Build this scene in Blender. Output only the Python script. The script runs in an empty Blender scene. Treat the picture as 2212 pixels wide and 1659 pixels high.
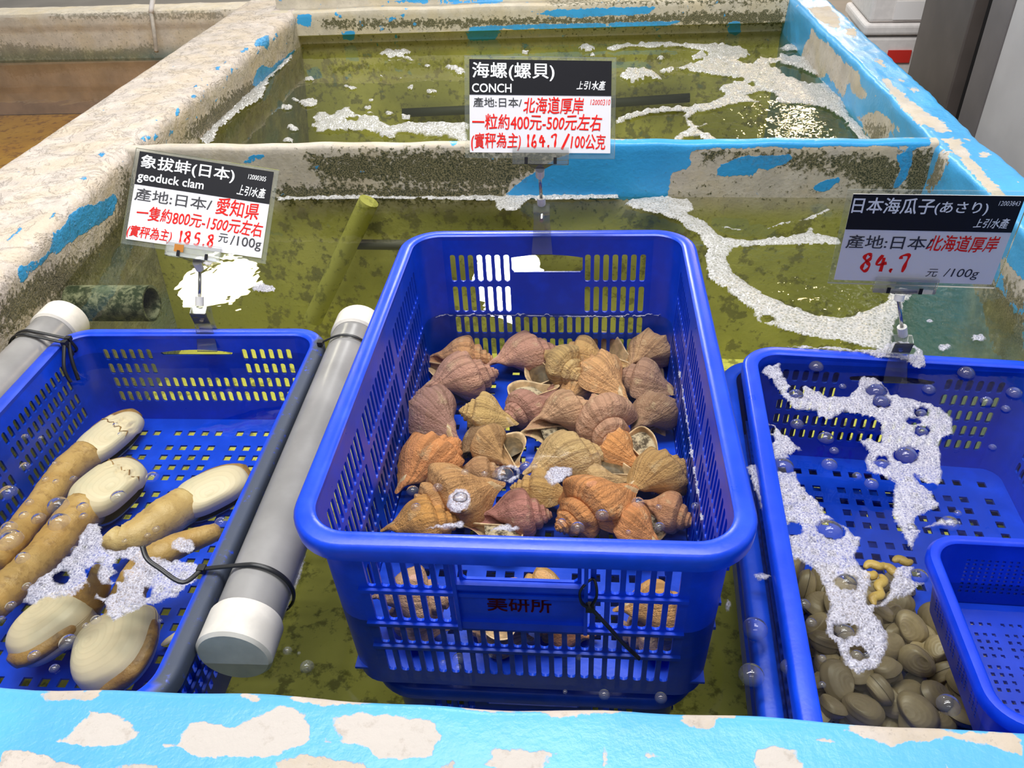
import bpy, bmesh, math, random
import numpy as np
from mathutils import Vector, Matrix

SC = bpy.context.scene
COL = SC.collection
PI = math.pi

# ------------------------------------------------------------------ camera
W0, H0, FPX = 2212.0, 1659.0, 1720.0
CAMH = 0.62                       # lens height above the water (water is z = 0)
YAW, PITCH, ROLL = math.radians(-6.4157), math.radians(36.902), math.radians(-3.2046)
_f = np.array([math.sin(YAW) * math.cos(PITCH), math.cos(YAW) * math.cos(PITCH), -math.sin(PITCH)])
_r = np.cross(_f, [0, 0, 1]); _r /= np.linalg.norm(_r); _u = np.cross(_r, _f)
_c, _s = math.cos(ROLL), math.sin(ROLL)
CM = np.array([_c * _r + _s * _u, -_s * _r + _c * _u, _f])
cam_data = bpy.data.cameras.new('camera')
cam_data.sensor_width = 36.0
cam_data.sensor_fit = 'HORIZONTAL'
cam_data.lens = FPX / W0 * 36.0
cam_data.clip_start = 0.01
cam = bpy.data.objects.new('camera', cam_data)
mw = Matrix.Identity(4)
for i in range(3):
    mw[i][0], mw[i][1], mw[i][2] = CM[0][i], CM[1][i], -CM[2][i]
mw[2][3] = CAMH
cam.matrix_world = mw
COL.objects.link(cam)
SC.camera = cam

# ------------------------------------------------------------------ light
SC.view_settings.view_transform = 'Standard'
SC.view_settings.look = 'None'
SC.view_settings.gamma = 1.0
SC.view_settings.use_curve_mapping = False
SC.view_settings.exposure = 0.0
SC.cycles.transparent_max_bounces = 24
SC.cycles.max_bounces = 6
SC.cycles.diffuse_bounces = 3
SC.cycles.glossy_bounces = 3
SC.cycles.adaptive_threshold = 0.03
SC.cycles.caustics_reflective = False
SC.cycles.caustics_refractive = False
wd = bpy.data.worlds.new('market_hall_light')
SC.world = wd
wd.use_nodes = True
wd.node_tree.nodes['Background'].inputs[0].default_value = (0.95, 0.97, 1.0, 1)
wd.node_tree.nodes['Background'].inputs[1].default_value = 0.24

def area(name, loc, target, sx, sy, power, col=(1, 1, 1), shape='RECTANGLE'):
    d = bpy.data.lights.new(name, 'AREA')
    d.shape = shape; d.size = sx; d.size_y = sy; d.energy = power; d.color = col
    o = bpy.data.objects.new(name, d); COL.objects.link(o)
    o.location = loc
    o.rotation_euler = (Vector(target) - Vector(loc)).to_track_quat('-Z', 'Y').to_euler()
    return o
# rows of ceiling lamps above the stall; the two far ones mirror in the water
area('ceiling_lamp_row', (-0.75, 0.75, 2.2), (-0.45, 0.8, 0), 0.4, 1.6, 33)
area('ceiling_lamp_row', (0.55, 0.75, 2.2), (0.25, 0.8, 0), 0.4, 1.6, 33)
area('ceiling_lamp_row', (-0.2, 1.35, 2.2), (-0.2, 2.3, 0), 1.5, 0.35, 32)
area('ceiling_lamp_row', (-0.1, -0.6, 2.2), (-0.1, 0.6, 0), 1.4, 0.35, 9)
area('ceiling_lamp', (-2.68, 4.95, 2.2), (-2.68, 4.8, 0), 0.56, 0.72, 34, (1, 0.95, 0.72), 'ELLIPSE')
area('ceiling_lamp', (-0.55, 5.0, 2.2), (-0.1, 1.1, 0), 0.5, 0.62, 60, (1, 0.99, 0.95), 'ELLIPSE')
area('warm_spot_lamp', (2.1, 8.0, 2.2), (0.4, 1.8, 0), 0.28, 0.36, 48, (1, 0.72, 0.38), 'ELLIPSE')
area('warm_spot_lamp', (2.05, 4.35, 2.2), (0.45, 0.9, 0), 0.4, 0.45, 18, (1, 0.8, 0.5), 'ELLIPSE')

# ------------------------------------------------------------------ projecting helpers
def ray(u, v):
    return CM.T @ np.array([(u - W0 / 2) / FPX, -(v - H0 / 2) / FPX, 1.0])
def P(u, v, z=0.0):
    d = ray(u, v); t = (z - CAMH) / d[2]
    return Vector((t * d[0], t * d[1], z))
def PY(u, v, y):
    d = ray(u, v); t = y / d[1]
    return Vector((t * d[0], y, CAMH + t * d[2]))
def to_px(co):
    c = (np.asarray(co) - np.array([0, 0, CAMH])) @ CM.T
    z = np.maximum(c[:, 2], 0.05)
    return np.stack([W0 / 2 + FPX * c[:, 0] / z, H0 / 2 - FPX * c[:, 1] / z], 1), z

def sdf(pts, polys):
    """signed distance, positive inside the union of the polygons"""
    best = np.full(len(pts), -1e9)
    for poly in polys:
        p = np.asarray(poly, float); q = np.roll(p, -1, 0)
        d2 = np.full(len(pts), 1e18); ins = np.zeros(len(pts), bool)
        for a, b in zip(p, q):
            e = b - a; w = pts - a
            t = np.clip((w @ e) / max(e @ e, 1e-12), 0, 1)
            dd = w - t[:, None] * e
            d2 = np.minimum(d2, (dd ** 2).sum(1))
            cond = ((a[1] > pts[:, 1]) != (b[1] > pts[:, 1]))
            with np.errstate(divide='ignore', invalid='ignore'):
                xx = (b[0] - a[0]) * (pts[:, 1] - a[1]) / (b[1] - a[1] if b[1] != a[1] else 1e-9) + a[0]
            ins ^= cond & (pts[:, 0] < xx)
        best = np.maximum(best, np.where(ins, 1, -1) * np.sqrt(d2))
    return best

def wob(x, y, seed=0, n=6, f0=30.0):
    rg = np.random.RandomState(seed); out = np.zeros_like(x)
    for k in range(n):
        a = rg.uniform(0, 2 * PI); f = f0 * (1.75 ** (k / 1.5)); ph = rg.uniform(0, 6.28)
        out += np.sin((x * math.cos(a) + y * math.sin(a)) * f + ph + 1.3 * np.sin((y * math.cos(a) - x * math.sin(a)) * f * .8 + ph * 2)) / (1 + k * .5)
    return out / 2.2

# ------------------------------------------------------------------ object helpers
def tag(o, label=None, cat=None, group=None, kind=None):
    if label: o['label'] = label
    if cat: o['category'] = cat
    if group: o['group'] = group
    if kind: o['kind'] = kind
    return o

def link(name, me, mat=None, parent=None, smooth=None):
    o = bpy.data.objects.new(name, me); COL.objects.link(o)
    if mat is not None:
        if len(me.materials) == 0: me.materials.append(mat)
    if parent is not None: o.parent = parent
    if smooth is True:
        me.polygons.foreach_set('use_smooth', [True] * len(me.polygons))
    elif smooth is not None and smooth is not False:
        me.polygons.foreach_set('use_smooth', [True] * len(me.polygons))
        me.set_sharp_from_angle(angle=smooth)
    return o

def mesh(verts, faces, name='m'):
    me = bpy.data.meshes.new(name)
    me.from_pydata([tuple(map(float, v)) for v in verts], [], [tuple(map(int, f)) for f in faces])
    me.update()
    return me

def empty(name, loc=(0, 0, 0), rot=(0, 0, 0)):
    o = bpy.data.objects.new(name, None); COL.objects.link(o)
    o.location = loc; o.rotation_euler = rot
    o.empty_display_size = 0.02
    return o

def copy_tree(o, parent=None):
    c = o.copy(); COL.objects.link(c)
    if parent is not None: c.parent = parent
    for ch in list(o.children):
        copy_tree(ch, c)
    return c

def attr(me, name, vals):
    a = me.attributes.new(name, 'FLOAT', 'POINT')
    a.data.foreach_set('value', np.asarray(vals, np.float32))

class MB:
    def __init__(s): s.v, s.f = [], []
    def add(s, v, f):
        b = len(s.v); s.v += [tuple(x) for x in v]; s.f += [tuple(i + b for i in q) for q in f]
    def box(s, c, d, M=None):
        x, y, z = (k / 2 for k in d); cs = [(-x, -y, -z), (x, -y, -z), (x, y, -z), (-x, y, -z), (-x, -y, z), (x, -y, z), (x, y, z), (-x, y, z)]
        vs = [Vector(q) + Vector(c) for q in cs]
        if M is not None: vs = [M @ q for q in vs]
        s.add(vs, [(0, 3, 2, 1), (4, 5, 6, 7), (0, 1, 5, 4), (1, 2, 6, 5), (2, 3, 7, 6), (3, 0, 4, 7)])
    def tube(s, pts, r, n=10, cap=True, flat=1.0):
        pts = [Vector(p) for p in pts]; N = len(pts)
        rs = r if hasattr(r, '__len__') else [r] * N
        vs, up = [], None
        for i, p in enumerate(pts):
            t = (pts[min(i + 1, N - 1)] - pts[max(i - 1, 0)]).normalized()
            if up is None:
                up = Vector((0, 0, 1)) if abs(t.z) < .9 else Vector((1, 0, 0))
            a = (up - t * up.dot(t)).normalized(); b = t.cross(a); up = a
            for k in range(n):
                an = 2 * PI * k / n
                vs.append(p + (a * math.cos(an) * flat + b * math.sin(an)) * rs[i])
        fs = []
        for i in range(N - 1):
            for k in range(n):
                fs.append((i * n + k, i * n + (k + 1) % n, (i + 1) * n + (k + 1) % n, (i + 1) * n + k))
        if cap:
            fs.append(tuple(range(n - 1, -1, -1))); fs.append(tuple((N - 1) * n + k for k in range(n)))
        s.add(vs, fs)
    def build(s, name, mat, parent=None, smooth=None):
        me = mesh(s.v, s.f, name)
        bm = bmesh.new(); bm.from_mesh(me); bmesh.ops.recalc_face_normals(bm, faces=bm.faces); bm.to_mesh(me); bm.free()
        return link(name, me, mat, parent, smooth)

def smooth_path(pts, n=8):
    pts = [Vector(p) for p in pts]; out = []
    for i in range(len(pts) - 1):
        p0, p1, p2, p3 = pts[max(i - 1, 0)], pts[i], pts[i + 1], pts[min(i + 2, len(pts) - 1)]
        for k in range(n):
            t = k / n
            out.append(0.5 * ((2 * p1) + (p2 - p0) * t + (2 * p0 - 5 * p1 + 4 * p2 - p3) * t * t + (3 * p1 - p0 - 3 * p2 + p3) * t ** 3))
    out.append(pts[-1])
    return out

# ------------------------------------------------------------------ materials
class NT:
    def __init__(s, name):
        s.m = bpy.data.materials.new(name); s.m.use_nodes = True
        s.t = s.m.node_tree; s.t.nodes.clear()
        s.out = s.t.nodes.new('ShaderNodeOutputMaterial')
    def n(s, typ, **kw):
        nd = s.t.nodes.new(typ)
        for k, v in kw.items():
            if k.startswith('i_'):
                nd.inputs[int(k[2:]) if k[2:].isdigit() else k[2:].replace('_', ' ')].default_value = v
            else: setattr(nd, k, v)
        return nd
    def l(s, a, b): s.t.links.new(a, b)
    def set(s, nd, idx, val):
        if isinstance(val, (int, float)): nd.inputs[idx].default_value = val
        elif isinstance(val, tuple): nd.inputs[idx].default_value = val if len(val) != 3 or nd.inputs[idx].type != 'RGBA' else (*val, 1)
        else: s.l(val, nd.inputs[idx])
    def math(s, op, a, b=0.0, c=None, clamp=False):
        nd = s.t.nodes.new('ShaderNodeMath'); nd.operation = op; nd.use_clamp = clamp
        s.set(nd, 0, a); s.set(nd, 1, b)
        if c is not None: s.set(nd, 2, c)
        return nd.outputs[0]
    def mix(s, fac, a, b, blend='MIX'):
        nd = s.t.nodes.new('ShaderNodeMix'); nd.data_type = 'RGBA'; nd.blend_type = blend
        s.set(nd, 0, fac)
        for idx, v in ((6, a), (7, b)):
            if isinstance(v, tuple): nd.inputs[idx].default_value = (*v, 1) if len(v) == 3 else v
            else: s.l(v, nd.inputs[idx])
        return nd.outputs[2]
    def ss(s, x, lo, hi):
        nd = s.t.nodes.new('ShaderNodeMapRange'); nd.interpolation_type = 'SMOOTHSTEP'
        s.set(nd, 0, x); nd.inputs[1].default_value = lo; nd.inputs[2].default_value = hi
        return nd.outputs[0]
    def pos(s): return s.n('ShaderNodeNewGeometry').outputs['Position']
    def obj(s): return s.n('ShaderNodeTexCoord').outputs['Object']
    def noise(s, vec, scale, detail=4, rough=.55, dist=0.0):
        nd = s.n('ShaderNodeTexNoise'); s.l(vec, nd.inputs['Vector'])
        nd.inputs['Scale'].default_value = scale; nd.inputs['Detail'].default_value = detail
        nd.inputs['Roughness'].default_value = rough; nd.inputs['Distortion'].default_value = dist
        return nd.outputs[0]
    def attr(s, name):
        return s.n('ShaderNodeAttribute', attribute_name=name).outputs['Fac']
    def sep(s, vec):
        nd = s.n('ShaderNodeSeparateXYZ'); s.l(vec, nd.inputs[0]); return nd.outputs
    def bump(s, h, strength=.3, dist=.01):
        nd = s.n('ShaderNodeBump'); s.l(h, nd.inputs['Height']); nd.inputs['Strength'].default_value = strength
        nd.inputs['Distance'].default_value = dist; return nd.outputs[0]
    def pbr(s, col, rough=.5, normal=None, spec=.5, **kw):
        p = s.n('ShaderNodeBsdfPrincipled')
        s.set(p, 'Base Color', col) if not isinstance(col, tuple) else setattr(p.inputs['Base Color'], 'default_value', (*col[:3], 1))
        s.set(p, 'Roughness', rough)
        p.inputs['Specular IOR Level'].default_value = spec
        if normal is not None: s.l(normal, p.inputs['Normal'])
        for k, v in kw.items(): s.set(p, k.replace('_', ' '), v)
        return p.outputs[0]
    def done(s, sh):
        s.l(sh, s.out.inputs[0]); return s.m

def plain(name, col, rough=.5, spec=.5, var=0.0, vs=40, **kw):
    t = NT(name)
    if var:
        nz = t.noise(t.obj(), vs, 5)
        c = t.mix(t.ss(nz, .35, .7), tuple(x * (1 - var) for x in col), tuple(min(1, x * (1 + var * .6)) for x in col))
        return t.done(t.pbr(c, rough, None, spec, **kw))
    return t.done(t.pbr(col, rough, None, spec, **kw))

def mat_plastic(name, col):
    t = NT(name); o = t.pos()
    n1 = t.noise(o, 35, 5); n2 = t.noise(o, 260, 3)
    c = t.mix(t.ss(n1, .4, .75), col, tuple(min(1, x * 1.25) for x in col))
    d = t.attr('dirt')
    nd = t.noise(o, 90, 6, .65)
    dm = t.math('MULTIPLY', d, t.ss(nd, .24, .42))
    c = t.mix(t.math('MULTIPLY', dm, .96), c, (.040, .050, .058))
    r = t.math('ADD', t.math('MULTIPLY', n1, .25), t.math('MULTIPLY_ADD', dm, .35, .2))
    return t.done(t.pbr(c, r, t.bump(n2, .06, .002), .5))

M_BLUE = mat_plastic('blue_crate_plastic', (.002, .050, .62))
M_BLUE_DEEP = mat_plastic('deep_blue_basket_plastic', (.001, .036, .58))

def mat_water(name, tint, ripple=.10, ripple_at=None):
    t = NT(name); p = t.pos()
    a = t.noise(p, 9, 3, .5, .3); b = t.noise(p, 38, 2, .5)
    h = t.math('ADD', t.math('MULTIPLY', a, 1.0), t.math('MULTIPLY', b, .03))
    if ripple_at:
        for (x, y, r, amp, sc) in ripple_at:
            vd = t.n('ShaderNodeVectorMath', operation='DISTANCE'); t.l(p, vd.inputs[0]); vd.inputs[1].default_value = (x, y, 0)
            k = t.math('SUBTRACT', 1.0, t.ss(vd.outputs['Value'], r * .25, r))
            w = t.noise(p, sc, 2, .5, .6)
            h = t.math('ADD', h, t.math('MULTIPLY', t.math('MULTIPLY', k, w), amp))
    nrm = t.bump(h, 1.0, .02 * ripple)
    fr = t.n('ShaderNodeFresnel'); fr.inputs[0].default_value = 1.33; t.l(nrm, fr.inputs['Normal'])
    tr = t.n('ShaderNodeBsdfTransparent'); tr.inputs[0].default_value = (*tint, 1)
    gl = t.n('ShaderNodeBsdfGlossy'); gl.inputs['Roughness'].default_value = .015; t.l(nrm, gl.inputs['Normal'])
    mx = t.n('ShaderNodeMixShader'); t.l(fr.outputs[0], mx.inputs[0]); t.l(tr.outputs[0], mx.inputs[1]); t.l(gl.outputs[0], mx.inputs[2])
    return t.done(mx.outputs[0])

def mat_clear(name, tint=(.94, .95, .95), ior=1.45, haze=0.0, hazecol=(.8, .8, .8), rough=.03):
    t = NT(name)
    fr = t.n('ShaderNodeFresnel'); fr.inputs[0].default_value = ior
    tr = t.n('ShaderNodeBsdfTransparent'); tr.inputs[0].default_value = (*tint, 1)
    gl = t.n('ShaderNodeBsdfGlossy'); gl.inputs['Roughness'].default_value = rough
    mx = t.n('ShaderNodeMixShader'); t.l(fr.outputs[0], mx.inputs[0]); t.l(tr.outputs[0], mx.inputs[1]); t.l(gl.outputs[0], mx.inputs[2])
    sh = mx.outputs[0]
    if haze:
        df = t.n('ShaderNodeBsdfDiffuse'); df.inputs[0].default_value = (*hazecol, 1)
        m2 = t.n('ShaderNodeMixShader'); m2.inputs[0].default_value = haze
        t.l(sh, m2.inputs[1]); t.l(df.outputs[0], m2.inputs[2]); sh = m2.outputs[0]
    return t.done(sh)

M_CLEAR = mat_clear('clear_acrylic', (.93, .94, .94), 1.45, .05, (.8, .8, .8))
M_SLEEVE = mat_clear('clear_sleeve', (.94, .955, .94), 1.2, .06, (.8, .84, .8), .15)
M_JOINT = plain('milky_plastic', (.82, .80, .76), .35)
M_STEEL = plain('rod_steel', (.45, .45, .44), .25, Metallic=1.0)
M_BUBBLE = mat_clear('bubble_film', (.96, .96, .97), 1.55, .05, (.9, .9, .95))

def mat_foam(name, col=(.80, .79, .84), cell=300):
    t = NT(name); p = t.pos()
    def vor(sc, feat):
        v = t.n('ShaderNodeTexVoronoi', feature=feat); t.l(p, v.inputs['Vector']); v.inputs['Scale'].default_value = sc
        return v.outputs['Distance']
    e1 = vor(cell, 'DISTANCE_TO_EDGE'); e2 = vor(cell * .42, 'DISTANCE_TO_EDGE')
    f1 = vor(cell, 'F1')
    h = t.math('ADD', t.math('SUBTRACT', .7, f1), t.math('MULTIPLY', t.ss(e2, 0, .18), .7))
    nrm = t.bump(h, .38, .003)
    film = t.ss(e1, .02, .30)
    big = t.ss(t.noise(p, 45, 3), .50, .70)
    lace = t.ss(e2, .05, .28)
    al = t.math('SUBTRACT', .97, t.math('ADD', t.math('MULTIPLY', film, .42), t.math('MULTIPLY', t.math('MULTIPLY', lace, big), .26)))
    al = t.math('MULTIPLY', al, t.ss(t.attr('edge'), .0, 1.0), clamp=True)
    sh = t.pbr(col, .28, nrm, .6, **{'Subsurface_Weight': 0.0})
    tr = t.n('ShaderNodeBsdfTransparent')
    mx = t.n('ShaderNodeMixShader'); t.l(al, mx.inputs[0]); t.l(tr.outputs[0], mx.inputs[1]); t.l(sh, mx.inputs[2])
    return t.done(mx.outputs[0])
M_FOAM = mat_foam('foam_near', (.43, .42, .49), 330)
M_FOAM_FAR = mat_foam('foam_far', (.46, .45, .43), 190)

C_CONC, C_CREAM = (.48, .43, .385), (.50, .455, .415)
def mat_wall(name, mode, blue, algae=1.0, conc=C_CONC, amp=.006, fleck=0.0, rough_bump=.35, olive=False):
    """mode 'paint': attribute patches are bare; mode 'bare': attribute patches are blue paint."""
    t = NT(name); p = t.pos(); z = t.sep(p)[2]
    n1 = t.noise(p, 26, 6, .6); n2 = t.noise(p, 120, 5, .6); n3 = t.noise(p, 6, 4); nf = t.noise(p, 420, 3)
    nse = t.math('ADD', t.math('SUBTRACT', n1, .5), t.math('MULTIPLY', t.math('SUBTRACT', n2, .5), .7))
    sd = t.math('MULTIPLY_ADD', nse, amp * 2.2, t.attr('patch'))
    m = t.ss(sd, -.0006, .0006)
    cre = t.ss(t.math('MULTIPLY_ADD', nse, amp * 2.2, t.attr('cream')), -.0006, .0006)
    warm = t.ss(t.noise(p, 11, 5, .65), .42, .62)
    stain = t.ss(t.noise(p, 75, 5, .7), .55, .72)
    cc = t.mix(t.ss(n1, .35, .7), conc, tuple(min(1, c * 1.25) for c in conc))
    cc = t.mix(t.math('MULTIPLY', stain, .5), cc, tuple(c * .66 for c in conc))
    cc = t.mix(t.math('MULTIPLY', warm, .5), cc, (conc[0] * 1.12, conc[1] * 1.03, conc[2] * .80))
    cc = t.mix(t.math('MULTIPLY', t.ss(t.noise(p, 170, 4, .7), .58, .70), .45), cc, tuple(c * .55 for c in conc))
    wc = t.mix(t.math('MULTIPLY', stain, .6), C_CREAM, (.36, .31, .265))
    bl = t.mix(t.ss(n3, .35, .7), blue, tuple(min(1, c * 1.18) for c in blue))
    bl = t.mix(t.math('MULTIPLY', t.ss(n2, .60, .75), .25), bl, tuple(c * .75 for c in blue))
    if mode == 'paint':
        if fleck: m = t.math('MAXIMUM', m, t.ss(t.noise(p, 48, 5, .6), fleck, fleck + .012))
        col = t.mix(m, bl, cc); bare = m
    else:
        if fleck: m = t.math('MAXIMUM', m, t.ss(t.noise(p, 30, 5, .6), fleck, fleck + .012))
        col = t.mix(m, cc, bl); bare = t.math('SUBTRACT', 1.0, m)
    col = t.mix(cre, col, wc)
    bare = t.math('MAXIMUM', bare, cre)
    if algae:
        # growth on the damp band above the water line, thicker where the patch attribute says so
        band = t.math('SUBTRACT', 1.0, t.ss(z, .015, .10))
        g = t.math('MULTIPLY_ADD', band, .10, t.attr('algae'))
        am = t.ss(t.math('ADD', g, t.math('MULTIPLY', t.math('SUBTRACT', n2, .5), 1.0)), .17, .30)
        am = t.math('MULTIPLY', am, algae, clamp=True)
        ac = t.mix(t.ss(nf, .4, .6), (.022, .03, .012), (.20, .175, .09))
        col = t.mix(t.math('MULTIPLY', am, t.math('MULTIPLY_ADD', bare, .75, .22)), col, ac)
    # slimy film on everything that stays under water
    wet = t.math('SUBTRACT', 1.0, t.ss(z, -.05, .004))
    film = t.mix(t.ss(n1, .4, .62), (.13, .145, .075), (.24, .25, .12))
    if olive:
        film = t.mix(t.ss(t.noise(p, 5, 5), .40, .62), (.34, .345, .055), (.50, .49, .095))
        mot = t.ss(t.math('MULTIPLY_ADD', t.noise(p, 75, 4, .6), .4, t.noise(p, 30, 6, .65)), .71, .82)
        film = t.mix(t.math('MULTIPLY', mot, .75), film, (.12, .12, .03))
    else: film = t.mix(t.ss(t.noise(p, 3.2, 3), .46, .58), film, (.075, .16, .15))
    col = t.mix(t.math('MULTIPLY', wet, .88 if olive else .72), col, film)
    h = t.math('ADD', t.math('MULTIPLY', n2, .6), t.math('MULTIPLY', bare, -.25))
    h = t.math('ADD', h, t.math('MULTIPLY', n1, .5))
    if rough_bump > .5: h = t.math('ADD', h, t.math('MULTIPLY', t.ss(t.noise(p, 19, 6, .7, .8), .56, .50), .4))
    rg = t.math('MULTIPLY_ADD', bare, .4, .32)
    return t.done(t.pbr(col, rg, t.bump(h, rough_bump, .004 if rough_bump < .5 else .007), .4))

B_FRONT, B_MID = (.085, .35, .62), (.035, .30, .62)
M_FRONT = mat_wall('peeling_sky_blue_paint', 'paint', B_FRONT, 0, (.42, .37, .33), .005)
M_RIGHT = mat_wall('peeling_blue_paint', 'paint', (.055, .32, .62), .8, (.44, .40, .355), .011, .70)
M_LEFT = mat_wall('rough_worn_concrete', 'bare', B_MID, .9, (.52, .455, .40), .006, .705, .75)
M_DIV = mat_wall('algae_stained_partition', 'bare', B_MID, 1.0, (.46, .41, .34), .006, .72, .35, True)
M_FARW = mat_wall('mossy_concrete', 'bare', (.04, .31, .62), 1.0, (.47, .42, .33), .008, .66, .35, True)

def mat_tankfloor(name, a, b, c):
    t = NT(name); p = t.pos()
    n1 = t.noise(p, 5, 5, .6); n2 = t.noise(p, 34, 6, .65); n3 = t.noise(p, 75, 4, .6)
    col = t.mix(t.ss(n1, .35, .65), a, b)
    m = t.math('MULTIPLY', t.ss(t.math('MULTIPLY_ADD', n3, .4, n2), .70, .84), .8)
    col = t.mix(m, col, c)
    return t.done(t.pbr(col, .9, None, .1))
M_TFLOOR = mat_tankfloor('algae_tank_floor', (.56, .55, .10), (.70, .67, .15), (.19, .185, .045))
M_ADJF = mat_tankfloor('ochre_tank_floor', (.62, .32, .04), (.74, .42, .06), (.36, .17, .04))

# ------------------------------------------------------------------ the setting
def polys_px(lst, s=1.0, ox=0.0, oy=0.0):
    return [[(x / s + ox, y / s + oy) for x, y in pl] for pl in lst]

def wall(name, stations, mat, patch=(), cream=(), algae=(), rough=0.0, seed=1, label=None):
    """stations: list of profiles (each a list of 3D points); a grid surface with patch attributes"""
    A = np.array(stations, float); n, m, _ = A.shape
    co = A.reshape(-1, 3)
    if rough:
        w = wob(co[:, 0] + co[:, 2], co[:, 1], seed, 7, 14) * rough
        w2 = wob(co[:, 1] * 1.1, co[:, 2] * 2 + co[:, 0], seed + 5, 7, 60) * rough * .35
        co = co + np.stack([w * .6 + w2, 0 * w, w * .5 + w2], 1) * (co[:, 2] > -.2)[:, None]
    fs = [(i * m + j, i * m + j + 1, (i + 1) * m + j + 1, (i + 1) * m + j) for i in range(n - 1) for j in range(m - 1)]
    b = len(co)
    fs += [tuple(range(m - 1, -1, -1)), tuple((n - 1) * m + j for j in range(m))]
    me = mesh(co, fs, name)
    bm = bmesh.new(); bm.from_mesh(me); bmesh.ops.recalc_face_normals(bm, faces=bm.faces); bm.to_mesh(me); bm.free()
    px, dep = to_px(co)
    for nm, pl in (('patch', patch), ('cream', cream), ('algae', algae)):
        d = sdf(px, pl) * dep / FPX if len(pl) else np.full(len(co), -1.0)
        if nm == 'algae': d = np.clip((d + .015) / .03, 0, 1) * .34 if len(pl) else np.zeros(len(co))
        attr(me, nm, np.clip(d, -.05, .05) if nm != 'algae' else d)
    o = link(name, me, mat, None, math.radians(40))
    o['kind'] = 'structure'
    if label: o['label'] = label
    return o

def lin(a, b, n): return [a + (b - a) * i / (n - 1) for i in range(n)]
def arc(cx, cz, r, a0, a1, n): return [(cx + r * math.cos(a), cz + r * math.sin(a)) for a in lin(a0, a1, n)]

ZF = -0.36
def section(xi_bot, xi_top, xo, ztop, rad=.012, step=.012, zb=ZF, sgn=1):
    """cross-section of a wall: up the inner face, over a rounded edge, across the top, down outside.
    sgn=+1: inner face looks to +, outer side lies to -"""
    pr = [(xi_bot, zb), (xi_bot + (xi_top - xi_bot) * .6, -.10)]
    n = max(3, int((ztop - rad + .10) / step))
    pr += [(xi_bot + (xi_top - xi_bot) * (.6 + .4 * (k / n)), -.10 + (ztop - rad + .10) * k / n) for k in range(1, n + 1)]
    pr += [(x, z) for x, z in arc(xi_top - sgn * rad, ztop - rad, rad, 0 if sgn > 0 else PI, PI / 2, 5)][1:]
    n = 20
    x0, x1 = xi_top - sgn * rad, xo + sgn * rad
    pr += [(x0 + (x1 - x0) * k / n, ztop) for k in range(1, n + 1)]
    pr += [(x, z) for x, z in arc(xo + sgn * rad, ztop - rad, rad, PI / 2, PI if sgn > 0 else 0, 5)][1:]
    pr += [(xo, .0), (xo, -.62)]
    return pr

# left wall (between this tank and the neighbour), runs along y
def left_wall():
    st = []
    for y in lin(0.12, 2.75, 190):
        xt = np.interp(y, [.1, .9, 1.44, 2.55, 2.8], [-.80, -.822, -.872, -.882, -.885])
        xb = np.interp(y, [.1, .97, 1.7, 2.65], [-.84, -.872, -.895, -.928])
        xo = np.interp(y, [.1, 1.35, 2.62], [-1.07, -1.088, -1.108])
        st.append([(x, y, z) for x, z in section(xb - .015, xt, xo, .1, .022)])
    blue = polys_px([[(90, 678), (150, 660), (180, 640), (220, 630), (275, 590), (285, 500), (345, 460), (370, 395), (430, 360), (500, 345), (560, 320), (610, 290), (625, 320), (600, 400), (540, 440), (400, 530), (280, 620), (190, 690), (140, 740), (105, 766)],
                     [(240, 420), (300, 370), (300, 410), (250, 440)], [(30, 540), (110, 470), (120, 490), (50, 548)], [(420, 215), (465, 195), (460, 215), (430, 225)]], 2.458, 0, 300)
    blue += polys_px([[(1735, 310), (1750, 275), (1835, 235), (1840, 320), (1830, 345), (1800, 315)], [(1875, 230), (1905, 220), (1900, 255), (1880, 255)], [(1465, 460), (1500, 450), (1500, 475), (1470, 475)], [(1515, 425), (1550, 412), (1540, 438)],
                      [(1720, 580), (1750, 480), (1790, 445), (1850, 460), (2010, 340), (2020, 360), (1760, 600)], [(1640, 350), (1690, 322), (1690, 345), (1650, 362)], [(1320, 600), (1345, 570), (1345, 600)], [(1365, 545), (1390, 530), (1385, 555)],
                      [(1362, 690), (1385, 680), (1385, 715), (1368, 718)], [(1175, 770), (1220, 765), (1215, 790), (1185, 795)], [(975, 935), (1030, 915), (1035, 940), (985, 965)], [(1145, 885), (1165, 875), (1165, 935), (1150, 930)], [(1055, 920), (1080, 925), (1070, 950)],
                      [(565, 1205), (600, 1200), (590, 1225)], [(535, 1225), (555, 1225), (545, 1238)], [(665, 1050), (720, 1040), (720, 1070), (680, 1080)], [(1940, 285), (1970, 275), (1960, 310)]], 3.16, 0, 0)
    rgf = random.Random(5)
    for k in range(46):      # small blue flecks left along the worn inner edge and the face below it
        q = rgf.random(); u = 628 - 390 * q + rgf.gauss(0, 6); v = 44 + 290 * q + abs(rgf.gauss(0, 9)) + 6
        if k > 30: v += rgf.uniform(10, 50); u += rgf.uniform(0, 20)
        if u < 250: continue
        a_, b_ = rgf.uniform(2, 6) * (1.2 - q * .3), rgf.uniform(2, 5)
        blue.append([(u - a_, v), (u, v - b_), (u + a_, v - b_ * .4), (u + a_ * .5, v + b_)])
    alg = [[(205, 545), (255, 470), (270, 400), (255, 355), (300, 400), (330, 480), (250, 570), (100, 650), (0, 720), (0, 640), (60, 610)],
           [(395, 300), (400, 285), (480, 215), (560, 170), (600, 150), (560, 190), (440, 290)], [(0, 655), (70, 600), (160, 560), (100, 640), (0, 715)]]
    return wall('wall_left', st, M_LEFT, blue, (), alg, .0035, 3, 'rough cream concrete wall with blue paint flecks left of the tank')
left_wall()

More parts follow.
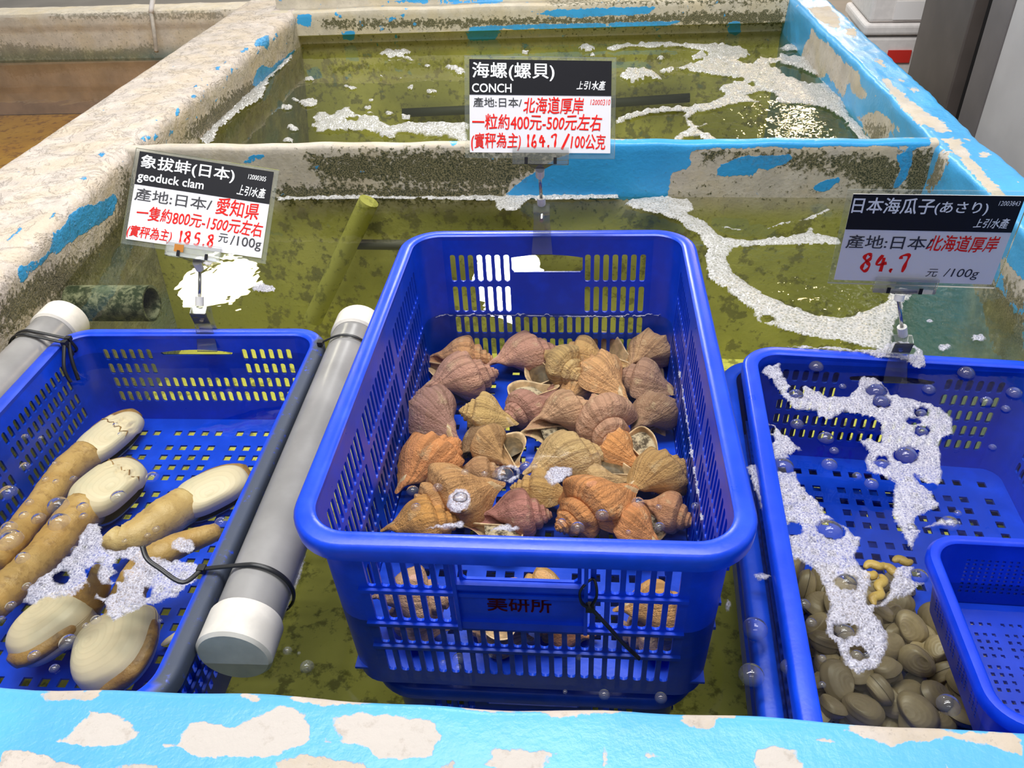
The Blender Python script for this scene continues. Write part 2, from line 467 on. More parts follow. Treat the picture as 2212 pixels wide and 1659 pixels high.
def right_wall():
    st = []
    for y in lin(0.16, 2.85, 200):
        xt = np.interp(y, [.1, 1.185, 2.44], [.618, .600, .575])
        xo = xt + np.interp(y, [1.2, 2.4], [.080, .098])
        st.append([(x, y, z) for x, z in section(xt - .006, xt, xo, .1, .012, sgn=-1)])
    bare = [[(1745, 18), (1790, 12), (1815, 40), (1812, 60), (1790, 55), (1765, 38)], [(1828, 60), (1848, 62), (1850, 78), (1832, 76)],
            [(1900, 158), (1918, 172), (1962, 212), (2004, 243), (2052, 280), (2035, 288), (1985, 268), (1950, 232), (1912, 188)],
            [(2036, 300), (2105, 298), (2080, 312), (2100, 340), (2140, 385), (2180, 430), (2150, 425), (2100, 380), (2060, 330)],
            [(1885, 128), (1906, 132), (1914, 146), (1896, 142)], [(1940, 172), (1958, 175), (1950, 182)], [(2112, 330), (2135, 328), (2140, 342), (2118, 345)], [(1960, 188), (1985, 192), (1975, 202)],
            [(2150, 560), (2165, 552), (2212, 600), (2212, 700), (2180, 640)], [(2100, 600), (2140, 590), (2212, 720), (2212, 860), (2150, 760)],
            [(2030, 330), (2055, 322), (2045, 365), (2010, 420), (2000, 410)],
            [(1728, 128), (1755, 60), (1768, 80), (1790, 95), (1830, 140), (1850, 150), (1870, 205), (1858, 215), (1842, 200), (1832, 175), (1820, 210), (1808, 190), (1785, 160), (1772, 172), (1750, 150)],
            [(1850, 250), (1900, 240), (1945, 285), (1915, 292), (1930, 305), (1880, 302)]]
    alg = [[(1985, 325), (2020, 318), (2050, 330), (2030, 420), (1980, 415), (1965, 360)], [(2120, 640), (2170, 600), (2212, 650), (2212, 900), (2150, 800)], [(1870, 265), (1920, 280), (1890, 305)]]
    return wall('wall_right', st, M_RIGHT, bare, (), alg, .003, 8, 'blue painted tank wall with peeling patches on the right')
right_wall()

def front_wall():
    st = []
    for x in lin(-1.2, .8, 200):
        yt = .3125 + .004 * x + .0018 * math.sin(x * 19) + .0008 * math.sin(x * 53 + 1)
        st.append([(x, y, z) for y, z in section(yt + .004, yt, .12, .1, .008, sgn=1)])
    F = polys_px([[(75, 1497), (140, 1485), (225, 1492), (200, 1515), (95, 1515)], [(520, 1495), (570, 1510), (550, 1523), (530, 1515)], [(620, 1507), (680, 1506), (790, 1511), (890, 1518), (740, 1519), (700, 1524)],
                  [(930, 1520), (1000, 1517), (1106, 1523), (1220, 1527), (1245, 1526), (1370, 1538), (1245, 1540), (1215, 1546), (1106, 1538), (1040, 1538)],
                  [(1462, 1555), (1480, 1540), (1530, 1528), (1560, 1540), (1590, 1548), (1545, 1551), (1558, 1570), (1525, 1578), (1480, 1570)],
                  [(1820, 1575), (1870, 1558), (1980, 1552), (2035, 1566), (2060, 1585), (2110, 1588), (2150, 1578), (2212, 1588), (2212, 1632), (2150, 1612), (2050, 1592), (2000, 1605), (1930, 1608), (1870, 1592)],
                  [(0, 1626), (40, 1623), (100, 1638), (170, 1656), (190, 1690), (0, 1690)], [(250, 1655), (300, 1652), (360, 1655), (360, 1690), (250, 1690)],
                  [(600, 1652), (660, 1632), (700, 1635), (795, 1655), (795, 1690), (600, 1690)], [(940, 1655), (975, 1642), (1010, 1655), (1010, 1690), (940, 1690)]])
    Cm = polys_px([[(120, 1600), (175, 1555), (190, 1528), (215, 1538), (300, 1556), (285, 1605), (270, 1610), (160, 1612)],
                   [(395, 1590), (400, 1570), (440, 1562), (500, 1570), (545, 1550), (580, 1532), (620, 1526), (655, 1545), (658, 1605), (600, 1625), (560, 1637), (430, 1637), (400, 1625)],
                   [(725, 1550), (760, 1543), (850, 1542), (930, 1556), (957, 1575), (940, 1600), (930, 1635), (820, 1637), (795, 1615), (730, 1600)],
                   [(1035, 1648), (1060, 1624), (1100, 1610), (1120, 1622), (1210, 1622), (1190, 1650), (1150, 1668), (1090, 1668)],
                   [(1615, 1628), (1640, 1610), (1670, 1605), (1740, 1630), (1735, 1680), (1640, 1680), (1630, 1645)], [(1295, 1605), (1330, 1610), (1322, 1650), (1305, 1652)],
                   [(1750, 1607), (1830, 1583), (1838, 1588), (1760, 1612)], [(2020, 1680), (2040, 1642), (2060, 1680)], [(1390, 1630), (1410, 1622), (1420, 1635), (1400, 1638)], [(1430, 1625), (1450, 1630), (1445, 1645)],
                   [(690, 1562), (712, 1552), (712, 1562), (695, 1568)], [(672, 1590), (700, 1585), (705, 1602), (680, 1604)], [(290, 1600), (318, 1580), (310, 1600)], [(345, 1612), (395, 1598), (395, 1606), (350, 1616)]])
    return wall('wall_front', st, M_FRONT, F, Cm, (), .0012, 2, 'sky blue painted tank rim with worn cream patches in front')
front_wall()

def divider():
    st = []
    for x in lin(-.90, .60, 190):
        yf = np.interp(x, [-.9, .06, .6], [1.424, 1.405, 1.386]); dz = .001 * math.sin(x * 23) + .0007 * math.sin(x * 61)
        zt = np.interp(x, [-.9, .06, .6], [.099, .101, .102]) + dz
        pr = [(yf - .004, ZF), (yf - .004, -.1)] + [(yf - .003, z) for z in lin(-.09, zt - .006, 18)]
        pr += [(yf - .0015, zt - .002), (yf + .002, zt), (yf + .010, zt + .0005), (yf + .018, zt), (yf + .021, zt - .004), (yf + .022, -.1), (yf + .022, ZF)]
        st.append([(x, y, z) for y, z in pr])
    blue = [[(1085, 428), (1105, 405), (1118, 398), (1135, 384), (1190, 350), (1205, 340), (1240, 330), (1250, 300), (2010, 296), (2010, 315), (1640, 318), (1495, 324), (1490, 350), (1496, 364), (1450, 374), (1448, 400), (1440, 432)],
            [(1547, 382), (1550, 358), (1600, 338), (1640, 335), (1720, 333), (1700, 352), (1655, 370), (1640, 360), (1630, 378), (1570, 380)], [(1755, 402), (1785, 388), (1825, 375), (1815, 392), (1780, 413), (1762, 413)],
            [(1900, 340), (1960, 325), (1975, 330), (1960, 380), (1935, 415), (1925, 410), (1950, 360), (1930, 335)], [(1632, 408), (1640, 408), (1640, 425), (1632, 425)], [(1660, 396), (1668, 396), (1664, 401)], [(1690, 391), (1698, 391), (1693, 396)],
            [(1055, 338), (1068, 338), (1066, 350), (1058, 352)], [(525, 346), (545, 336), (582, 332), (560, 345), (530, 353)], [(258, 350), (272, 342), (286, 350), (274, 370), (262, 362)], [(760, 370), (800, 365), (780, 372)], [(970, 302), (990, 302), (985, 314), (974, 314)], [(665, 362), (690, 360), (680, 372)]]
    alg = [[(640, 330), (900, 320), (1080, 325), (1235, 328), (1180, 352), (1120, 392), (1085, 405), (700, 385)], [(600, 405), (1090, 405), (1090, 430), (600, 435)], [(1495, 322), (1900, 330), (1960, 350), (1930, 412), (1860, 400), (1800, 370), (1725, 365), (1560, 340), (1520, 350)], [(1950, 320), (2020, 318), (2000, 420), (1960, 420)], [(245, 345), (300, 420), (330, 440), (250, 420)]]
    return wall('wall_divider', st, M_DIV, blue, (), alg, 0, 4, 'low partition between the tanks, half blue paint half stained concrete')
divider()

def far_wall():
    st = []
    for x in lin(-.96, .64, 150):
        dz = .0015 * math.sin(x * 17)
        pr = [(2.580, ZF), (2.580, -.05), (2.580, 0), (2.580, .012), (2.577, .026), (2.545, .030)] + [(2.538, z) for z in lin(.034, .092, 8)] + [(2.541, .098 + dz), (2.548, .1 + dz)] + [(y, .1 + dz) for y in lin(2.56, 2.60, 5)] + [(2.605, .11), (2.606, .128), (2.612, .132 + dz), (2.70, .132 + dz), (2.72, .12), (2.72, -.62)]
        st.append([(x, y, z) for y, z in pr])
    blue = [[(636, 30), (672, 32), (672, 62), (645, 52)], [(1140, 26), (1220, 20), (1330, 16), (1420, 14), (1400, 30), (1340, 34), (1250, 38), (1170, 33)], [(1005, 58), (1100, 54), (1310, 50), (1480, 44), (1440, 56), (1250, 62), (1020, 65)], [(738, 68), (768, 66), (766, 86), (742, 86)], [(1570, 48), (1600, 46), (1600, 75), (1575, 75)],
            [(832, 42), (850, 36), (858, 42), (840, 48)], [(862, 30), (876, 30), (870, 40)], [(1005, 66), (1080, 64), (1070, 88), (1010, 88)], [(830, 1), (1090, -4), (1080, 8), (840, 8)]]
    alg = [[(690, 40), (900, 42), (1100, 38), (1300, 34), (1700, 20), (1690, 50), (1300, 52), (1000, 58), (700, 60)], [(1180, 0), (1700, -6), (1700, 8), (1180, 12)]]
    return wall('wall_far', st, M_FARW, blue, (), alg, 0, 6, 'mossy stepped concrete wall at the far end of the tank')
far_wall()

def slab(name, pts, mat, kind='structure', thick=.03, label=None):
    mb = MB(); n = len(pts)
    vs = [Vector(p) for p in pts] + [Vector(p) - Vector((0, 0, thick)) for p in pts]
    mb.add(vs, [tuple(range(n)), tuple(range(2 * n - 1, n - 1, -1))] + [(i, i + n, (i + 1) % n + n, (i + 1) % n) for i in range(n)])
    o = mb.build(name, mat)
    o['kind'] = kind
    if label: o['label'] = label
    return o
slab('floor_tank', [(-.96, .10, ZF), (.66, .10, ZF), (.66, 2.66, ZF), (-.96, 2.66, ZF)], M_TFLOOR, label='olive algae covered bottom of the tank')
M_ROOMFLOOR = plain('pale_room_floor', (.60, .55, .51), .5, .4, .12, 3)
slab('floor', [(-8, -3, -.62), (8, -3, -.62), (8, 14, -.62), (-8, 14, -.62)], M_ROOMFLOOR, label='pale grey market floor')

# neighbouring tank on the left
M_ADJW = mat_wall('stained_neighbour_concrete', 'bare', B_MID, .55, (.55, .49, .40), .006, 0)
st = []
for x in lin(-2.6, -1.1, 110):
    yf = 2.655 - .03 * (x + 1.25)
    pr = [(yf, -.36), (yf, -.1)] + [(yf - (.006 if z > .045 else 0), z) for z in lin(-.08, .085, 16)] + [(yf, .092), (yf + .05, .095), (yf + .12, .09), (yf + .13, -.62)]
    st.append([(x, y, z) for y, z in pr])
wall('wall_neighbour', st, M_ADJW, (), (), [[(110, 30), (500, 20), (480, 40), (110, 42)], [(0, 95), (200, 112), (330, 100), (330, 125), (0, 125)]], .003, 12, 'far wall of the neighbouring tank, stained beige concrete')
M_ADJU = plain('brown_wet_wall', (.52, .37, .25), .7, .2, .25, 9)
slab('floor_neighbour', [(-2.6, .2, -.225), (-1.09, .2, -.225), (-1.09, 2.66, -.225), (-2.6, 2.75, -.225)], M_ADJF, label='ochre bottom of the neighbouring tank')
mbx = MB(); mbx.box((-1.85, 2.66, -.14), (1.52, .03, .165))
o = mbx.build('trim_1', M_ADJU); o['kind'] = 'structure'; o.rotation_euler = (0, 0, 0)

# water bodies
M_WATER = mat_water('pool_water', (.965, .97, .89), .045, [(.40, 1.04, .26, 3.0, 55), (.47, 1.80, .40, 3.4, 42), (.49, .92, .13, 2.0, 80)])
M_WATER_N = mat_water('neighbour_water', (.95, .91, .84), .05)
def sheet(name, pts, mat, label, cat):
    me = mesh(pts, [tuple(range(len(pts)))], name)
    return tag(link(name, me, mat), label, cat, None, 'stuff')
sheet('water', [(-.93, .30, 0), (.622, .30, 0), (.606, 1.392, 0), (-.93, 1.424, 0)], M_WATER, 'greenish clear water around the blue crates in the front tank', 'water')
sheet('water', [(-.96, 1.445, 0), (.60, 1.408, 0), (.60, 2.64, 0), (-.96, 2.64, 0)], M_WATER, 'olive green foamy water behind the partition in the far tank', 'water')
sheet('water', [(-2.6, .3, -.05), (-1.085, .3, -.05), (-1.105, 2.7, -.05), (-2.6, 2.72, -.05)], M_WATER_N, 'brown water in the neighbouring tank at top left', 'water')

# room beyond the right wall
M_LGREY = plain('light_grey_panel', (.50, .47, .46), .45, .4, .08, 6)
M_DGREY = plain('dark_grey_frame', (.16, .14, .135), .4, .4, .1, 8)
M_BLACK = plain('black_gap', (.012, .010, .010), .6)
M_BROWN = plain('brown_grey_frame', (.105, .085, .075), .35, .5, .12, 12)
def bx(name, lo, hi, mat, label=None, bev=.004):
    mb = MB(); mb.box([(a + b) / 2 for a, b in zip(lo, hi)], [b - a for a, b in zip(lo, hi)])
    o = mb.build(name, mat); o['kind'] = 'structure'
    if label: o['label'] = label
    m = o.modifiers.new('bevel', 'BEVEL'); m.width = bev; m.segments = 2
    return o
bx('wall_market', (.90, .2, -.62), (1.2, 1.905, 2.6), M_LGREY, 'light grey panel wall right of the tank')
bx('trim_2', (.90, 1.91, -.62), (1.2, 2.015, 2.6), M_DGREY, 'dark grey frame post beside the light wall')
bx('trim_3', (.93, 2.015, -.62), (1.2, 2.10, 2.6), M_BLACK, 'black gap between the frame posts')
bx('trim_4', (.90, 2.10, -.62), (1.2, 2.40, 2.6), M_BROWN, 'brown grey frame panel behind the tank wall')

# ------------------------------------------------------------------ styrofoam boxes
M_STYRO = plain('white_styrofoam', (.74, .69, .66), .7, .2, .06, 60)
M_RED = plain('red_label_print', (.62, .03, .02), .5)
M_TAPE = plain('pale_tape', (.82, .78, .76), .35)
M_INK = plain('purple_marker_ink', (.16, .05, .09), .6)
def styro(loc, label, red):
    t = empty('styrofoam_box', loc, (0, 0, math.radians(-4)))
    tag(t, label, 'box', 'styrofoam boxes behind the tank')
    a = MB(); a.box((.2, .15, .085), (.395, .295, .17)); b = a.build('box_body', M_STYRO, t)
    m = b.modifiers.new('bevel', 'BEVEL'); m.width = .012; m.segments = 3
    a = MB(); a.box((.2, .15, .188), (.41, .31, .034)); b = a.build('box_lid', M_STYRO, t)
    m = b.modifiers.new('bevel', 'BEVEL'); m.width = .010; m.segments = 3
    if red:
        a = MB(); a.box((.112, -.0005, .112), (.067, .004, .036)); a.build('red_sticker', M_RED, t)
    else:
        a = MB()
        for p0, p1 in (((.10, .09), (.14, .16)), ((.14, .16), (.15, .09)), ((.11, .12), (.18, .10)), ((.16, .16), (.20, .09)), ((.17, .13), (.21, .14))):
            a.tube([(p0[0], .0005, p0[1]), (p1[0], .0005, p1[1])], .0035, 6)
        a.build('marker_scribble', M_INK, t)
        a = MB(); a.box((.13, .0005, .035), (.12, .003, .05)); a.build('tape_strip', M_TAPE, t)
    return t
bc = PY(1872, 52, 2.62)
styro((bc.x, bc.y, bc.z - .205), 'white foam box with a red sticker, lower of the stack by the dark frame', True)
styro((bc.x + .003, bc.y + .004, bc.z), 'white foam box with pen scribble, upper of the stack by the dark frame', False)
mbx = MB(); mbx.box((bc.x + .25, bc.y + .2, (bc.z - .205 - .62) / 2), (.62, .5, bc.z - .205 + .62))
M_PALLET = plain('tan_pallet_wood', (.55, .43, .26), .7, .2, .2, 30)
tag(mbx.build('storage_crate', M_PALLET), 'tan plinth carrying the stack of white foam boxes', 'plinth')
# white hose hanging over the far wall of the neighbouring tank
a = MB(); p0 = PY(333, -25, 2.66); p1 = PY(326, 28, 2.64); p2 = PY(333, 70, 2.62); p3 = PY(338, 112, 2.62)
a.tube(smooth_path([p0, p1], 4), .0075, 10)
hz = empty('hose', p1); tag(hz, 'thin white hose hanging down the neighbouring tank wall', 'hose')
hb = a.build('hose_top', plain('white_hose', (.86, .83, .80), .35), hz, True); hb.location = -p1
a = MB(); a.tube(smooth_path([p1, p2, p3], 6), .0065, 10)
hb = a.build('hose_stained_end', plain('stained_hose', (.50, .45, .38), .5, .3, .2, 60), hz, True); hb.location = -p1

# ------------------------------------------------------------------ crates
def rrect(W, L, r, k=7):
    """outline points with outward normals, counter-clockwise"""
    out = []
    for cx, cy, a0 in ((W / 2 - r, L / 2 - r, 0), (-W / 2 + r, L / 2 - r, PI / 2), (-W / 2 + r, -L / 2 + r, PI), (W / 2 - r, -L / 2 + r, 1.5 * PI)):
        for i in range(k + 1):
            a = a0 + PI / 2 * i / k
            out.append((cx + r * math.cos(a), cy + r * math.sin(a), math.cos(a), math.sin(a)))
    return out

def sweep_ring(path, prof):
    n, m = len(path), len(prof); vs, fs = [], []
    for (x, y, nx, ny) in path:
        for o, z in prof: vs.append((x + nx * o, y + ny * o, z))
    for i in range(n):
        j = (i + 1) % n
        for k in range(m):
            l = (k + 1) % m
            fs.append((i * m + k, j * m + k, j * m + l, i * m + l))
    return vs, fs

def holed_plate(outer, holes, thick):
    cu = bpy.data.curves.new('plate', 'CURVE'); cu.dimensions = '2D'; cu.fill_mode = 'BOTH'; cu.extrude = thick / 2
    for pts in [outer] + holes:
        sp = cu.splines.new('POLY'); sp.points.add(len(pts) - 1); sp.use_cyclic_u = True
        for q, (x, y) in zip(sp.points, pts): q.co = (x, y, 0, 1)
    ob = bpy.data.objects.new('plate', cu); COL.objects.link(ob)
    dg = bpy.context.evaluated_depsgraph_get()
    me = bpy.data.meshes.new_from_object(ob.evaluated_get(dg))
    bpy.data.objects.remove(ob); bpy.data.curves.remove(cu)
    v = [tuple(x.co) for x in me.vertices]; f = [tuple(p.vertices) for p in me.polygons]
    bpy.data.meshes.remove(me)
    return v, f

def rr(x0, y0, x1, y1, r):
    r = min(r, abs(x1 - x0) * .5, abs(y1 - y0) * .5)
    k = r * .3
    return [(x0 + r, y0), (x1 - r, y0), (x1 - k, y0 + k), (x1, y0 + r), (x1, y1 - r), (x1 - k, y1 - k), (x1 - r, y1), (x0 + r, y1), (x0 + k, y1 - k), (x0, y1 - r), (x0, y0 + r), (x0 + k, y0 + k)]

def grid_floor(xs, ys, hole, z, th):
    nx, ny = len(xs), len(ys); vs = [(x, y, z) for y in ys for x in xs] + [(x, y, z - th) for y in ys for x in xs]; o = nx * ny
    fs = []; solid = lambda i, j: 0 <= i < nx - 1 and 0 <= j < ny - 1 and not hole(i, j)
    for j in range(ny - 1):
        for i in range(nx - 1):
            if not solid(i, j): continue
            a, b, c, d = j * nx + i, j * nx + i + 1, (j + 1) * nx + i + 1, (j + 1) * nx + i
            fs.append((a, b, c, d)); fs.append((d + o, c + o, b + o, a + o))
            if not solid(i, j - 1): fs.append((b, a, a + o, b + o))
            if not solid(i + 1, j): fs.append((c, b, b + o, c + o))
            if not solid(i, j + 1): fs.append((d, c, c + o, d + o))
            if not solid(i - 1, j): fs.append((a, d, d + o, a + o))
    return vs, fs

def breaks(w, pitch, hole, n, group=4, gap=None):
    """cell breaks along one axis with n holes; gap adds a wider bar after each group"""
    gap = pitch * .55 if gap is None else gap
    tot = n * pitch + ((n - 1) // group) * gap
    x = -tot / 2; b = [-w / 2]; ids = []
    for k in range(n):
        if k and k % group == 0: x += gap
        b += [x + (pitch - hole) / 2, x + (pitch + hole) / 2]; ids.append(len(b) - 2); x += pitch
    b.append(w / 2)
    return b, set(ids)

def crate(name, Wd, Ln, Hh, rad, taper, rows, mat, label, cat, pitch=.0127, slot=.0078, rimw=.020, flange=.018, handle=None, hole_p=(.021, .011), dirt=None, grp=None, groups_side=3, solid_mid_rows=(), fine=False, wall_t=.0028, floor_z=.004):
    """origin at the middle of the crate bottom; the rim top is at local z = Hh"""
    t = empty(name); tag(t, label, cat, grp)
    # rim: flat lip with a hanging flange, swept round the rounded rectangle (inner outline)
    path = rrect(Wd - 2 * rimw, Ln - 2 * rimw, max(rad - rimw, .006), 9)
    r0 = rimw; e = .0022
    prof = [(0, Hh - .010), (-.0005, Hh - e), (.0015, Hh - .0004), (r0 * .35, Hh), (r0 * .75, Hh - .0006), (r0 - e, Hh - .0016), (r0, Hh - .005), (r0 - .0005, Hh - flange), (r0 - .0035, Hh - flange), (r0 - .004, Hh - .006), (.003, Hh - .005), (.0028, Hh - .010)]
    v, f = sweep_ring(path, prof)
    me = mesh(v, f, 'rim')
    if dirt: attr(me, 'dirt', [dirt(q) for q in v])
    bm = bmesh.new(); bm.from_mesh(me); bmesh.ops.recalc_face_normals(bm, faces=bm.faces); bm.to_mesh(me); bm.free()
    link('rim', me, mat, t, math.radians(50))
    # walls
    iw, il, ir = Wd - 2 * rimw, Ln - 2 * rimw, max(rad - rimw, .006)
    hw = Hh - .004
    for ci, (cx, cy, a0) in enumerate(((iw / 2 - ir, il / 2 - ir, 0), (-iw / 2 + ir, il / 2 - ir, PI / 2), (-iw / 2 + ir, -il / 2 + ir, PI), (iw / 2 - ir, -il / 2 + ir, 1.5 * PI))):
        vs, fs = [], []; k = 7
        for zi, (z, off) in enumerate(((hw, 0), (0, -taper))):
            for i in range(k + 1):
                a = a0 + PI / 2 * i / k
                for oo in (0, wall_t):
                    vs.append((cx + (ir + off + oo) * math.cos(a), cy + (ir + off + oo) * math.sin(a), z))
        for i in range(k):
            a, b = 2 * i, 2 * (i + 1); c = 2 * (k + 1)
            fs += [(a, b, b + c, a + c), (a + 1, a + 1 + c, b + 1 + c, b + 1), (a, a + 1, b + 1, b), (a + c, b + c, b + 1 + c, a + 1 + c)]
        corners = MB(); corners.add(vs, fs); corners.build('corner_post', mat, t, math.radians(50))
    sides = (('back', Vector((0, il / 2)), Vector((-1, 0)), Vector((0, 1)), iw - 2 * ir), ('front', Vector((0, -il / 2)), Vector((1, 0)), Vector((0, -1)), iw - 2 * ir),
             ('left', Vector((-iw / 2, 0)), Vector((0, -1)), Vector((-1, 0)), il - 2 * ir), ('right', Vector((iw / 2, 0)), Vector((0, 1)), Vector((1, 0)), il - 2 * ir))
    for nm, c, e_, n_, w in sides:
        holes = []; short = nm in ('back', 'front')
        usable = w - .012
        nsl = int(usable / pitch)
        xs = [(k - (nsl - 1) / 2) * pitch for k in range(nsl)]
        for ri, (t0, t1) in enumerate(rows):
            for k, x in enumerate(xs):
                if short:
                    if handle and abs(x) < handle[0] / 2 + pitch * .55 and ri in solid_mid_rows: continue
                else:
                    q = (k + 1) % (nsl // groups_side + 1)
                    if q == 0: continue
                holes.append(rr(x - slot / 2, t0, x + slot / 2, t1, slot * .38 if not fine else .0001))
        if short and handle:
            hw_, h0, h1 = handle
            arch = [(-hw_ / 2 + hw_ * i / 10, h0 + (.0045 * (2 * i / 10 - 1) ** 2)) for i in range(11)]
            holes.append(arch + [(hw_ / 2, h1 - .003), (hw_ / 2 - .003, h1), (-hw_ / 2 + .003, h1), (-hw_ / 2, h1 - .003)])
        v, f = holed_plate([(-w / 2, 0), (w / 2, 0), (w / 2, hw), (-w / 2, hw)], holes, wall_t)
        out = []
        for x, d, z in v:
            p2 = c + e_ * x + n_ * (-taper * d / hw + z + wall_t / 2)
            out.append((p2.x, p2.y, hw - d))
        me = mesh(out, f, 'side_panel')
        bm = bmesh.new(); bm.from_mesh(me); bmesh.ops.recalc_face_normals(bm, faces=bm.faces); bm.to_mesh(me); bm.free()
        link('side_panel', me, mat, t)
    # reinforcing ribs on the outside
    for nm, c, e_, n_, w in sides if not fine else ():
        for (ta, tb) in zip(rows[:-1], rows[1:]):
            d = (ta[1] + tb[0]) / 2
            n2 = n_ * (-taper * d / hw + wall_t + .0016)
            M = Matrix(((e_.x, n_.x, 0, c.x + n2.x), (e_.y, n_.y, 0, c.y + n2.y), (0, 0, 1, hw - d), (0, 0, 0, 1)))
            rb = MB(); rb.box((0, 0, 0), (w, .0045, (tb[0] - ta[1]) * .55), M); rb.build('rib', mat, t)
    # bottom
    bw, bl = iw - 2 * taper, il - 2 * taper
    px_, hx = hole_p
    nx = int((bw - .03) / (px_ * 1.14)); ny = int((bl - .03) / (px_ * 1.14))
    xs, xi = breaks(bw, px_, hx, nx); ys, yi = breaks(bl, px_, hx, ny)
    v, f = grid_floor(xs, ys, lambda i, j: i in xi and j in yi, floor_z, .003)
    link('base_grid', mesh(v, f, 'base_grid'), mat, t)
    return t

ROWS_C = [(.026, .068), (.076, .118), (.126, .155), (.163, .203)]
cc = crate('plastic_crate', .400, .585, .230, .054, .007, ROWS_C, M_BLUE, 'tall blue plastic crate of sea snails with marked front plate, middle of the tank', 'crate', rimw=.019, handle=(.100, .026, .053), solid_mid_rows=(0, 1), hole_p=(.021, .0105), grp='blue plastic crates', floor_z=.020)
CX, CY, CZ = -.053, .722, .125
cc.location = (CX, CY, CZ - .230)
# plate round the handle, vertical ribs and the printed mark on the front
fy = -(.585 - .038) / 2
pl = MB()
def fpt(x, d, o): return (x, fy - .0028 - o + .007 * d / .226, .226 - d)
def fbox(mb, x0, x1, d0, d1, o):
    vs = [fpt(x0, d0, 0), fpt(x1, d0, 0), fpt(x1, d1, 0), fpt(x0, d1, 0), fpt(x0, d0, o), fpt(x1, d0, o), fpt(x1, d1, o), fpt(x0, d1, o)]
    mb.add(vs, [(0, 1, 2, 3), (4, 7, 6, 5), (0, 4, 5, 1), (1, 5, 6, 2), (2, 6, 7, 3), (3, 7, 4, 0)])
fbox(pl, -.059, .059, .054, .061, .006); fbox(pl, -.059, .059, .110, .121, .0045)
for x in (-.059, .0555): fbox(pl, x, x + .0035, .014, .121, .007)
fbox(pl, -.056, .056, .061, .110, .0012)
pl.build('handle_plate', M_BLUE, cc)
for x in (-.125, .122):
    pl = MB(); fbox(pl, x, x + .003, .014, .030, .008); pl.build('rib', M_BLUE, cc)
low = crate('plastic_crate', .365, .53, .16, .056, .010, [(.03, .06), (.068, .098), (.106, .130)], M_BLUE, 'dark sunken blue crate under the sea snail crate', 'crate', rimw=.019, handle=(.106, .027, .048), solid_mid_rows=(0,), grp='blue plastic crates')
low.location = (CX, CY + .022, CZ - .230 - .06 - .155)

ROWS_L = [(.020, .038), (.044, .062), (.068, .086), (.092, .110)]
def dirt_left(q): return 1.0 if q[0] > .181 and abs(q[1]) < .285 else (.25 if q[0] < -.16 else 0.0)
lc = crate('plastic_crate', .392, .585, .150, .050, .008, ROWS_L, M_BLUE, 'shallow blue plastic crate of geoducks between two grey pipes, left', 'crate', rimw=.019, slot=.0072, handle=(.105, .021, .030), solid_mid_rows=(0, 1), hole_p=(.0205, .0105), dirt=dirt_left, grp='blue plastic crates')
LX, LY, LZ = -.541, .613, .030
lc.location = (LX, LY, LZ - .150); lc.rotation_euler = (0, 0, math.radians(.8))
rc = crate('plastic_crate', .392, .585, .170, .050, .008, ROWS_L + [(.116, .132)], M_BLUE, 'sunken blue plastic crate of clams and foam, right', 'crate', rimw=.019, slot=.0076, handle=(.105, .021, .032), solid_mid_rows=(0, 1), hole_p=(.0205, .0105), grp='blue plastic crates')
RX, RY, RZ = .380, .592, .012
rc.location = (RX, RY, RZ - .170); rc.rotation_euler = (0, math.radians(1.2), math.radians(-3.4))
rlow = crate('plastic_crate', .440, .610, .170, .050, .008, ROWS_L + [(.116, .132)], M_BLUE, 'lower blue crate the clam crate is nested in, its rim just left of it', 'crate', rimw=.019, slot=.0076, handle=(.105, .021, .032), solid_mid_rows=(0, 1), hole_p=(.0205, .0105), grp='blue plastic crates')
rlow.location = (RX + .002, RY, RZ - .170 - .034); rlow.rotation_euler = rc.rotation_euler
bk = crate('plastic_basket', .235, .195, .075, .034, .012, [(.016 + .0045 * k, .0185 + .0045 * k) for k in range(9)], M_BLUE_DEEP, 'small fine mesh blue basket floating in the clam crate, lower right corner', 'basket', pitch=.0062, slot=.0030, rimw=.011, flange=.012, hole_p=(.0075, .0034), groups_side=4, fine=True)
b0 = P(1968, 1148, .048)
bk.rotation_euler = (0, 0, math.radians(-2.0))
bk.location = (b0.x + .1175 + .003, b0.y - .0975 - .003, .048 - .075)

